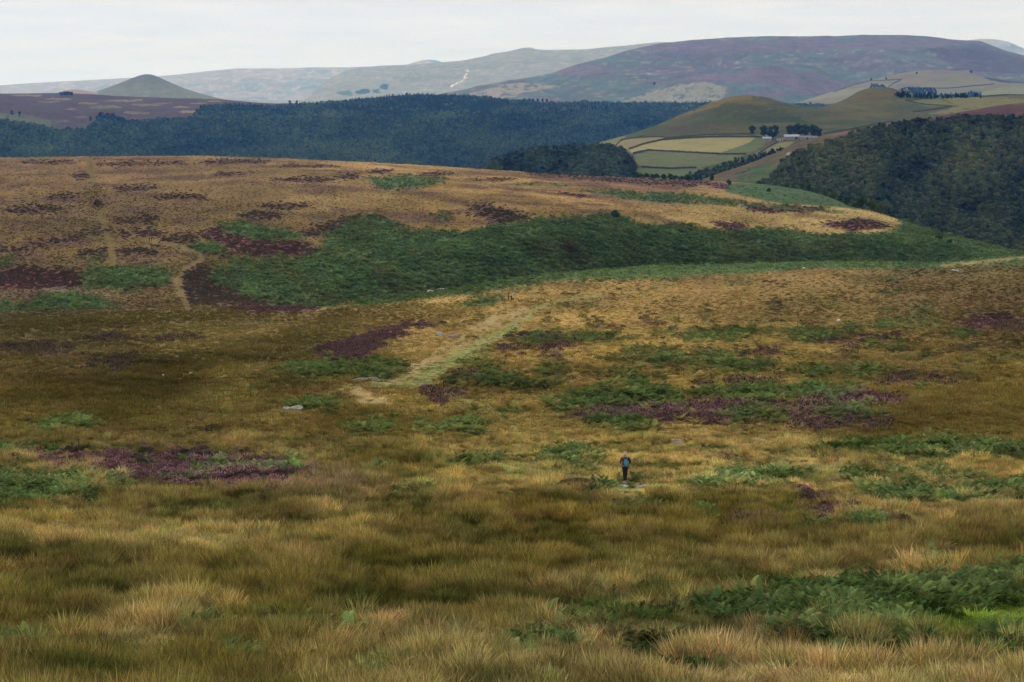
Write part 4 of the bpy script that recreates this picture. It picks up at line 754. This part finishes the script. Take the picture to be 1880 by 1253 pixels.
for L_, pts, lb, h in [
 (C_, [(1155,275),(1180,266),(1215,258),(1262,254),(1330,252),(1395,253)], 'dark stone wall along the upper edge of the pale field', 2.4),
 (C_, [(1162,283),(1190,277),(1250,280),(1320,284),(1370,284)], 'dark stone wall between the pale field and the green one below', 2.2),
 (C_, [(1130,268),(1140,258),(1180,252),(1218,252)], 'short stone wall above the small brown field', 1.8),
 (C_, [(1220,254),(1300,248),(1378,247)], 'stone wall below the hill slope left of the lone farm tree', 1.5),
 (C_, [(1178,308),(1230,311),(1279,309)], 'lowest stone wall crossing the green field', 2.4),
 (C_, [(1392,283),(1412,270),(1428,261)], 'stone wall running downhill from the farm yard', 2.0),
 (C_, [(1512,246),(1560,238),(1600,230),(1640,223)], 'stone wall rising behind the heather ridge right of the farm', 1.6),
 (C_, [(1676,206),(1700,204),(1748,196),(1700,193),(1662,186),(1712,180)], 'zigzag stone wall right of the second hilltop', 1.8),
 (C_, [(1790,177),(1830,174),(1878,176)], 'stone wall at the far right skyline field', 2.0),
 (P_, [(1530,170),(1560,159),(1599,149),(1655,147)], 'stone wall linking the lone trees on the pasture hill', 3.2),
 (P_, [(1655,147),(1640,154),(1631,160)], 'short slanting stone wall below the pasture hill trees', 3.2),
 (P_, [(1660,162),(1740,163),(1825,155)], 'long stone wall low on the pasture hill', 3.2)]: dry_wall(L_, pts, lb, h)

# farm
m_wall = solid_mat('rubble_wall', (.34,.32,.3), .9, .25, .8); m_white = solid_mat('white_render', (.5,.5,.52), .85, .08, 1.0); m_slate = solid_mat('slate', (.16,.16,.19), .6, .2, 1.5); m_sheet = solid_mat('pale_roof_sheet', (.34,.37,.42), .5, .1, .6)
m_dark = solid_mat('dark_opening', (.02,.02,.025), .4, .1, 2); m_brick = solid_mat('chimney_stone', (.2,.15,.12), .9, .2, 3)
def building(name, px, row, w, d, h, rh, rz, mw, mr, label, cat, wins, door, chim=False):
    p = locate(C_, px, row); o = empty(name, p, rz)
    bm = bmesh.new(); prof = [(-d/2, -1.5), (-d/2, h), (0, h+rh), (d/2, h), (d/2, -1.5)]
    A = [bm.verts.new((-w/2, y, z)) for y, z in prof]; B = [bm.verts.new((w/2, y, z)) for y, z in prof]; bm.faces.new(A); bm.faces.new(B[::-1])
    for k in range(5): bm.faces.new((A[k], B[k], B[(k+1) % 5], A[(k+1) % 5]))
    bmesh.ops.recalc_face_normals(bm, faces=bm.faces); link('wall', bm_mesh('wall', bm, mw), o)
    bm = bmesh.new(); t = .18; e = .35; sl = rh/(d/2)
    for sg in (-1, 1):
        q = [(-w/2-e, sg*(d/2+e), h-e*sl+.03), (w/2+e, sg*(d/2+e), h-e*sl+.03), (w/2+e, 0, h+rh+.03), (-w/2-e, 0, h+rh+.03)]
        lo = [bm.verts.new(v) for v in q]; hi = [bm.verts.new((v[0], v[1], v[2]+t)) for v in q]; bm.faces.new(lo); bm.faces.new(hi)
        for k in range(4): bm.faces.new((lo[k], lo[(k+1) % 4], hi[(k+1) % 4], hi[k]))
    bmesh.ops.recalc_face_normals(bm, faces=bm.faces); rf = link('roof', bm_mesh('roof', bm, mr), o)
    if chim:
        bm = bmesh.new(); box(bm, (w/2-.6, 0, h+rh+.5), (.9, .7, 1.6)); link('chimney', bm_mesh('chimney', bm, m_brick), rf)
    for wx, wz, ww, wh in wins:
        bm = bmesh.new(); box(bm, (wx, -d/2-.02, wz), (ww, .1, wh)); link('window', bm_mesh('window', bm, m_dark), o)
    bm = bmesh.new(); box(bm, (door[0], -d/2-.02, door[2]/2), (door[1], .12, door[2])); link('door', bm_mesh('door', bm, m_dark), o)
    return tag(o, label, cat)
building('farmhouse', 1413, 250, 11, 7, 5.2, 3.2, .15, m_white, m_slate, 'white farmhouse half hidden between the dark farm trees', 'house', [(-3,4,1,1.2),(0,4,1,1.2),(3,4,1,1.2),(-3,1.5,1,1.2),(3,1.5,1,1.2)], (0, 1.1, 2.1), True)
building('cottage', 1408, 258.5, 12, 6, 3.0, 2.2, -.15, m_wall, m_sheet, 'low cottage with pale roof in front of the farm trees', 'house', [(-3.5,1.7,1,1),(3,1.7,1,1)], (0, 1, 2), True)
building('barn', 1453, 255.5, 21, 10, 3.4, 2.6, .02, m_wall, m_sheet, 'long barn with bright pale roof beside the farm trees', 'barn', [(-7,2,1.4,1),(0,2,1.4,1)], (6, 3, 3))
building('barn', 1484, 256.5, 24, 10, 2.8, 2.2, -.03, m_wall, m_slate, 'long barn with dull grey roof at the right of the farm', 'barn', [(-8,1.8,1.4,1),(4,1.8,1.4,1)], (-2, 3, 2.6))
building('shed', 1432, 258.5, 8, 5, 2.4, 1.2, .1, m_white, m_slate, 'small shed between the farm cottage and the pale barn', 'shed', [(-2,1.4,.9,.8)], (1.5, 1.4, 2))

# rocks
rock_mat = solid_mat('gritstone', (.46,.43,.38), .9, .4, 3.5, (.2,.19,.16), .03); rock_pale = solid_mat('pale_limestone', (.75,.73,.68), .9, .2, 5)
def rock(L, px, row, w, d, h, label, mat=rock_mat, name='rock', sink=.25, seed=1, rz=None, flat=False):
    bm = bmesh.new(); bmesh.ops.create_icosphere(bm, subdivisions=4, radius=1); r = random.Random(seed*13+5); cl = [(Vector((r.gauss(0,1), r.gauss(0,1), r.gauss(0,.6))).normalized(), r.uniform(.55, .85)) for _ in range(11)]
    from mathutils import noise
    for v in bm.verts:
        c = v.co.copy()
        for nrm, dd in cl:
            k = c.dot(nrm)
            if k > dd: c -= nrm*(k-dd)*.92
        c *= 1+.07*noise.noise(c*3+Vector((seed, 0, 0))); v.co = Vector((c.x*w/2, c.y*d/2, c.z*h*.72+h*(.5-sink)))
    o = link(name, bm_mesh(name, bm, mat)); p = locate(L, px, row); o.location = p; o.rotation_euler.z = rz if rz is not None else r.uniform(-.5, .5); return tag(o, label, 'rock')
rock(G, 1242, 814, .85, .6, .38, 'pale boulder in dry grass behind the hiker', seed=1)
rock(G, 1395, 811, 1.0, .7, .30, 'flat pale boulder in dry grass right of the pale one behind the hiker', seed=2)
rock(G, 1338, 862, .5, .4, .28, 'small stone just above the bracken right of the hiker', seed=3)
rock(G, 1146, 893, .62, .42, .13, 'flat pale stone under the hiker', seed=4, rz=0, sink=.55)
rock(G, 1181, 896, .8, .5, .2, 'low grey stone at the right of the hiker in the grass', seed=5)
rock(G, 525, 753, 1.2, .6, .34, 'left slab of the pale rock outcrop on the left slope', seed=6, rz=0); rock(G, 546, 752, 1.5, .7, .4, 'right slab of the pale rock outcrop on the left slope', seed=7, rz=0)
rock(G, 1650, 705, .6, .4, .3, 'small stone at the heather streak on the right slope', seed=8)
rock(G, 665, 702, 2.6, 1.2, .55, 'dark ledge of rock beside the sandy path bend', solid_mat('dark_grit', (.2,.16,.11), .9, .4, 4), seed=9, rz=.1); rock(G, 684, 699, 2.2, 1.0, .45, 'right hand dark ledge where the green path begins', solid_mat('dark_grit_pale', (.26,.21,.15), .9, .4, 4), seed=10, rz=.2)
rock(G, 655, 808, 1.1, .5, .25, 'dark low stone in the grass left of the path end', bpy.data.materials['dark_grit'], seed=11, rz=0); rock(G, 675, 808, .8, .5, .18, 'pale flat stone beside the dark low stone', seed=12, rz=0)
rock(G, 808, 617, 2.2, 1.6, 1.0, 'pale boulder by the small banks above the green path', seed=13); rock(G, 835, 620, 3, 1.5, .7, 'brown bank rock right of the pale boulder above the path', bpy.data.materials['dark_grit_pale'], seed=14)
rock(G, 790, 538, 3, 2, .9, 'grey rock at the lip of the bracken bank', seed=15); rock(G, 812, 534, 3.4, 2, .8, 'right hand grey rock at the lip of the bracken bank', seed=16)
rock(G, 1395, 697, .9, .6, .5, 'brown stone between the bracken patches', seed=17); rock(G, 1540, 590.5, 1.2, .9, .5, 'white stone on the upper right slope', rock_pale, seed=18)
rock(G, 1773, 858, .5, .4, .25, 'small pale stone in the grass at far right', seed=19)
rock(G, 300, 690, .34, .25, .24, 'left white stone on the dark left slope', rock_pale, seed=20); rock(G, 350, 687.5, .42, .3, .28, 'right white stone on the dark left slope', rock_pale, seed=21)

# dead heather mound beside the hiker, and dead grass tussocks
def mound(px, row, rad, h, colr, label, name='heather_bush', n=1500, cat='shrub'):
    me = heather(name, plant_mat(name+'_twigs', lin(colr), .1, .5, inst=False), px, n, rad, h, .07)
    o = link(name, me); o.location = locate(G, px, row)-Vector((0, 0, .05)); return tag(o, label, cat)
mound(1060, 893, 1.15, .42, (118,84,68), 'brown dead heather mound left of the hiker', n=3000)
mound(1532, 943, .75, .35, (112,72,88), 'domed purple heather bush in the right foreground grass')
mound(1505, 948, .6, .28, (98,66,74), 'dull purple heather bush left of the domed one')
mound(1490, 921, .8, .28, (104,70,82), 'long low heather bush above the domed one')

# posts and hurdle
wood_m = solid_mat('weathered_post', (.06,.045,.035), .9, .4, 12)
def post(px, row, h, r, label):
    p = locate(G, px, row); bm = bmesh.new(); bmesh.ops.create_cone(bm, cap_ends=True, segments=8, radius1=r, radius2=r*.85, depth=h+.3, matrix=Matrix.Translation((0, 0, h/2-.15)))
    o = link('fence_post', bm_mesh('fence_post', bm, wood_m)); o.location = p; o.rotation_euler = (.02, .04, 0); return tag(o, label, 'post')
post(132, 833, .8, .055, 'shorter wooden post above the purple heather bed'); post(144.5, 832, 1.0, .045, 'taller thin wooden post above the purple heather bed')
p = locate(G, 384, 794); hu = empty('hurdle', p, -.1); tag(hu, 'small dark wooden hurdle with slanting slats on the left slope', 'hurdle')
for sx, hh in ((-.24, .56), (.24, .74)):
    bm = bmesh.new(); box(bm, (sx, 0, hh/2-.1), (.08, .08, hh+.2), .01); link('post', bm_mesh('post', bm, wood_m), hu)
for k in range(3):
    bm = bmesh.new(); box(bm, (0, -.05, .12+k*.2+.05), (.56, .03, .10), .004, Matrix.Rotation(-.32, 3, 'Y')); link('rail', bm_mesh('rail', bm, wood_m), hu)

# ------------------------------------------------------------------ people and sheep
def skin(name, J, E, mat, parent=None, sub=2, root=0):
    me = bpy.data.meshes.new(name); me.from_pydata([j[0] for j in J], E, []); o = link(name, me, parent)
    md = o.modifiers.new('skin', 'SKIN'); md.use_smooth_shade = True; sv = me.skin_vertices[0].data
    for k, j in enumerate(J): r = j[1]; sv[k].radius = (r, r) if not isinstance(r, tuple) else r; sv[k].use_root = (k == root)
    s = o.modifiers.new('sub', 'SUBSURF'); s.levels = s.render_levels = sub; me.materials.append(mat); return o
m_skin = solid_mat('skin', (.5,.3,.22), .6, .08, 20)
def person(pos, rz, H, label, colj, colt, colh, cols=(.5,.48,.45), wide=0.0, step=0.0, jr=None, group=None, hands=True):
    k = H/1.70; S = lambda x, y, z: (x*k, y*k, z*k)
    o = empty('person', pos, rz) if False else None
    sh = [(-.055-step*.1, step*.22), (.055+step*.1, -step*.22)]
    J = [(S(0,0,.94), .115*k), (S(0,.01,1.12), .10*k), (S(0,0,1.30), (.125*k, .10*k)), (S(0,-.01,1.42), .07*k), (S(0,0,1.49), .05*k), (S(0,.02,1.56), .072*k), (S(0,.02,1.635), .078*k)]
    E = [(0,1),(1,2),(2,3),(3,4),(4,5),(5,6)]
    J.append((S(0,.10,1.57), .017*k)); E.append((5, 7))       # nose
    for sx in (-1, 1): J.append((S(sx*.078,.0,1.575), .014*k)); E.append((5, len(J)-1))
    arms = []
    for sx in (-1, 1):
        b = len(J); a = [S(sx*.18,-.01,1.385), S(sx*(.265+wide),-.05,1.14), S(sx*(.20+wide*.5),.14,1.08)]
        J += [(a[0], .052*k), (a[1], .038*k), (a[2], .026*k), (S(sx*(.18+wide*.5),.20,1.085), .03*k)]; E += [(2, b), (b, b+1), (b+1, b+2), (b+2, b+3)]
        if hands:
            h0 = Vector(J[b+3][0])/k
            for q in range(4):
                L0 = [.045, .052, .048, .036][q]; base = h0+Vector((sx*(.006-.0*q), .02, .024-.016*q)); c = len(J)
                J += [(S(*base), .0105*k), (S(*(base+Vector((-sx*.015, L0*.7, -.004)))), .0095*k), (S(*(base+Vector((-sx*.035, L0*.9, -.012)))), .0085*k)]; E += [(b+3, c), (c, c+1), (c+1, c+2)]
            c = len(J); base = h0+Vector((-sx*.02, -.005, .03)); J += [(S(*base), .012*k), (S(*(base+Vector((-sx*.022, .03, .012)))), .010*k)]; E += [(b+3, c), (c, c+1)]
        arms.append(a)
    legs = []
    for n_, sx in enumerate((-1, 1)):
        fx, fy = sh[n_]; b = len(J); l = [S(sx*.08,0,.86), S(fx*.9,fy*.5+.02,.48), S(fx*.75,fy,.09), S(fx*.8,fy+.12,.035)]
        J += [(l[0], .085*k), (l[1], .052*k), (l[2], .035*k), (l[3], .032*k)]; E += [(0, b), (b, b+1), (b+1, b+2), (b+2, b+3)]; legs.append(l)
    body = skin('person', J, E, m_skin); body.location = pos; body.rotation_euler.z = rz; tag(body, label, 'person', group)
    mj = solid_mat('jacket_cloth', colj, .85, .2, 14); mr = mj if jr is None else solid_mat('sleeve_cloth', jr, .85, .2, 14); mt = solid_mat('trouser_cloth', colt, .85, .2, 14)
    JJ = [(S(0,0,.90), (.15*k,.13*k)), (S(0,.0,1.10), (.138*k,.12*k)), (S(0,-.01,1.28), (.19*k,.13*k)), (S(0,-.01,1.40), (.15*k,.095*k)), (S(0,-.01,1.475), .062*k)]; EE = [(0,1),(1,2),(2,3),(3,4)]
    skin('jacket', JJ, EE, mj if jr is None else mr, body)
    for n_, sx in enumerate((-1, 1)):
        a = arms[n_]; ins = Vector(S(sx*.10,-.01,1.385)); skin('sleeve', [(tuple(ins), .07*k), (a[0], .072*k), (a[1], .056*k), (tuple(Vector(a[1]).lerp(Vector(a[2]), .88)), .044*k)], [(0,1),(1,2),(2,3)], mj if (n_ == 0 or jr is None) else bpy.data.materials.get('navy_sleeve') or solid_mat('navy_sleeve', (.025,.028,.055), .85, .2, 14), body)
    TJ = [(S(0,0,.93), (.132*k,.12*k))]; TE = []
    for n_ in range(2):
        l = legs[n_]; b = len(TJ); TJ += [(l[0], .10*k), (l[1], .068*k), (tuple(Vector(l[1]).lerp(Vector(l[2]), .85)), .048*k)]; TE += [(0, b), (b, b+1), (b+1, b+2)]
    skin('trousers', TJ, TE, mt, body)
    ms = solid_mat('boot', cols, .8, .15, 20)
    for n_ in range(2):
        l = legs[n_]; A = Vector(l[2]); skin('shoe', [(tuple(A+Vector((0,-.02*k,-.015*k))), .048*k), (tuple(A+Vector((0,-.03*k,-.045*k))), (.045*k,.04*k)), (tuple(Vector(l[3])+Vector((0,.02*k,.005*k))), (.045*k,.032*k))], [(0,1),(1,2)], ms, body)
    mh = solid_mat('hair', colh, .7, .25, 40)
    skin('hair', [(S(0,-.02,1.645), .078*k), (S(0,-.035,1.58), .072*k), (S(.012,-.06,1.51), .04*k), (S(0,.03,1.675), .06*k)], [(0,1),(1,2),(0,3)], mh, body)
    me_ = solid_mat('eye', (.03,.03,.03), .3, .1, 5) if 'eye' not in bpy.data.materials else bpy.data.materials['eye']
    for sx in (-1, 1):
        bm = bmesh.new(); bmesh.ops.create_uvsphere(bm, u_segments=8, v_segments=6, radius=.010*k, matrix=Matrix.Translation(S(sx*.03,.092,1.60))); link('eye', bm_mesh('eye', bm, me_, True), body)
    bm = bmesh.new(); box(bm, S(0,.092,1.525), (.04*k,.01*k,.008*k)); link('mouth', bm_mesh('mouth', bm, solid_mat('lips', (.35,.12,.1), .6, .1, 5)), body)
    return body
hp = locate(G, 1147.5, 890.5)+Vector((0, 0, .06)); HZ = .06
hik = person(hp, HZ, 1.80, 'person in maroon and navy jacket seen from behind, wearing a blue backpack', (.20,.022,.028), (.022,.024,.034), (.55,.40,.27), (.55,.53,.48), wide=.01, jr=(.13,.022,.035))
bp = empty('backpack', hp, HZ); bp.scale = (1.047,)*3; tag(bp, 'bright blue backpack worn on the hiker\'s back', 'backpack')
mb = solid_mat('blue_nylon', (.03,.30,.48), .6, .2, 18, spec=.4); mb2 = solid_mat('dark_blue_nylon', (.015,.05,.11), .7, .2, 18); mst = solid_mat('strap_webbing', (.02,.03,.05), .8, .1, 10)
def lump(c, s, mat, nm, par, bev=.06):
    bm = bmesh.new(); box(bm, c, s, bev)
    for v in bm.verts:
        t = (v.co.z-c[2])/s[2]+.5; v.co.x *= 1-.22*max(0, t-.5)*1.4; v.co.y = c[1]+(v.co.y-c[1])*(1-.35*max(0, t-.55)*1.5)
    o = link(nm, bm_mesh(nm, bm, mat, True), par); sb = o.modifiers.new('s', 'SUBSURF'); sb.levels = sb.render_levels = 1; return o
lump((0,-.24,1.20), (.235,.17,.42), mb, 'pack_body', bp); lump((0,-.335,1.12), (.17,.06,.22), mb, 'front_pocket', bp, .025); lump((0,-.235,.975), (.235,.17,.07), mb2, 'pack_base', bp, .03); lump((0,-.23,1.43), (.19,.14,.06), mb2, 'lid', bp, .025)
for sx in (-1, 1): skin('strap', [((sx*.07,-.15,1.40), .014), ((sx*.085,-.06,1.485), .014), ((sx*.10,.12,1.44), .014), ((sx*.12,.15,1.25), .013), ((sx*.14,.05,1.08), .013), ((sx*.12,-.14,1.02), .012)], [(0,1),(1,2),(2,3),(3,4),(4,5)], mst, bp, 1)
for (x, y, lb, cj, ct, ch, H, rz, st) in [(933.8,553,'left walker of the three distant ones, in dark red clothes',(.10,.03,.03),(.02,.02,.025),(.06,.05,.04),1.75,.3,.6),(938.6,554,'middle distant walker in dark clothes beside the one in white',(.03,.03,.05),(.02,.02,.025),(.05,.04,.03),1.8,-.2,.5),(942,554,'right distant walker with white top and dark red trousers',(.62,.6,.58),(.10,.02,.03),(.3,.25,.2),1.75,.1,.4)]:
    person(locate(G, x, y), rz, H*1.0, lb, cj, ct, ch, (.05,.05,.05), step=st, group=None, hands=False)
for (x, y, lb, rz) in [(274.5,444,'left of the two dark walkers on the left plateau',.2),(278.2,444,'right of the two dark walkers on the left plateau',-.4)]:
    person(locate(G, x, y), rz, 1.8, lb, (.02,.02,.025), (.02,.02,.025), (.04,.03,.03), (.03,.03,.03), step=.5, hands=False)
fleece = solid_mat('fleece', (.66,.62,.54), .95, .15, 9, bump=.02); face_m = solid_mat('sheep_face', (.12,.11,.10), .8, .1, 9)
def sheep(px, row, rz, label):
    p = locate(G, px, row)
    J = [((0,-.35,.62), .24), ((0,0,.64), .27), ((0,.33,.64), .23), ((0,.52,.70), .13), ((0,.64,.60), .10), ((0,.78,.50), .07)]; E = [(0,1),(1,2),(2,3),(3,4),(4,5)]
    for (x, y, at_) in ((-.14,.30,2),(.14,.30,2),(-.14,-.34,0),(.14,-.34,0)):
        b = len(J); J += [((x,y,.38), .08), ((x,y+(.0 if y > 0 else -.05),.2), .045), ((x,y,.02), .04)]; E += [(at_, b), (b, b+1), (b+1, b+2)]
    J += [((0,-.60,.58), .05)]; E += [(0, len(J)-1)]
    for sx in (-1, 1): J.append(((sx*.12,.66,.66), .03)); E.append((4, len(J)-1))
    o = skin('sheep', J, E, fleece); o.location = p; o.rotation_euler.z = rz; tag(o, label, 'sheep')
sheep(1751.5, 499.5, 1.4, 'left white sheep of the pair on the far right brow'); sheep(1757, 500, -1.7, 'right white sheep of the pair on the far right brow')
sheep(1476, 495.5, .6, 'lone white sheep by the bracken on the brow')

# ------------------------------------------------------------------ air
bm = bmesh.new(); box(bm, (0, 15000, 84), (62800, 37000, 1210)); hz = bpy.data.meshes.new('haze'); bm.to_mesh(hz); bm.free()
ho = link('haze', hz); tag(ho, kind='stuff'); mh_, nn, ll = newmat('haze_air')
pv = N(nn, 'ShaderNodeVolumePrincipled'); pv.inputs['Density'].default_value = HAZE; pv.inputs['Color'].default_value = (.15, .43, 1.0, 1); pv.inputs['Absorption Color'].default_value = (1, 1, 1, 1); pv.inputs['Anisotropy'].default_value = .6
oo = N(nn, 'ShaderNodeOutputMaterial'); ll.new(pv.outputs[0], oo.inputs['Volume']); hz.materials.append(mh_)
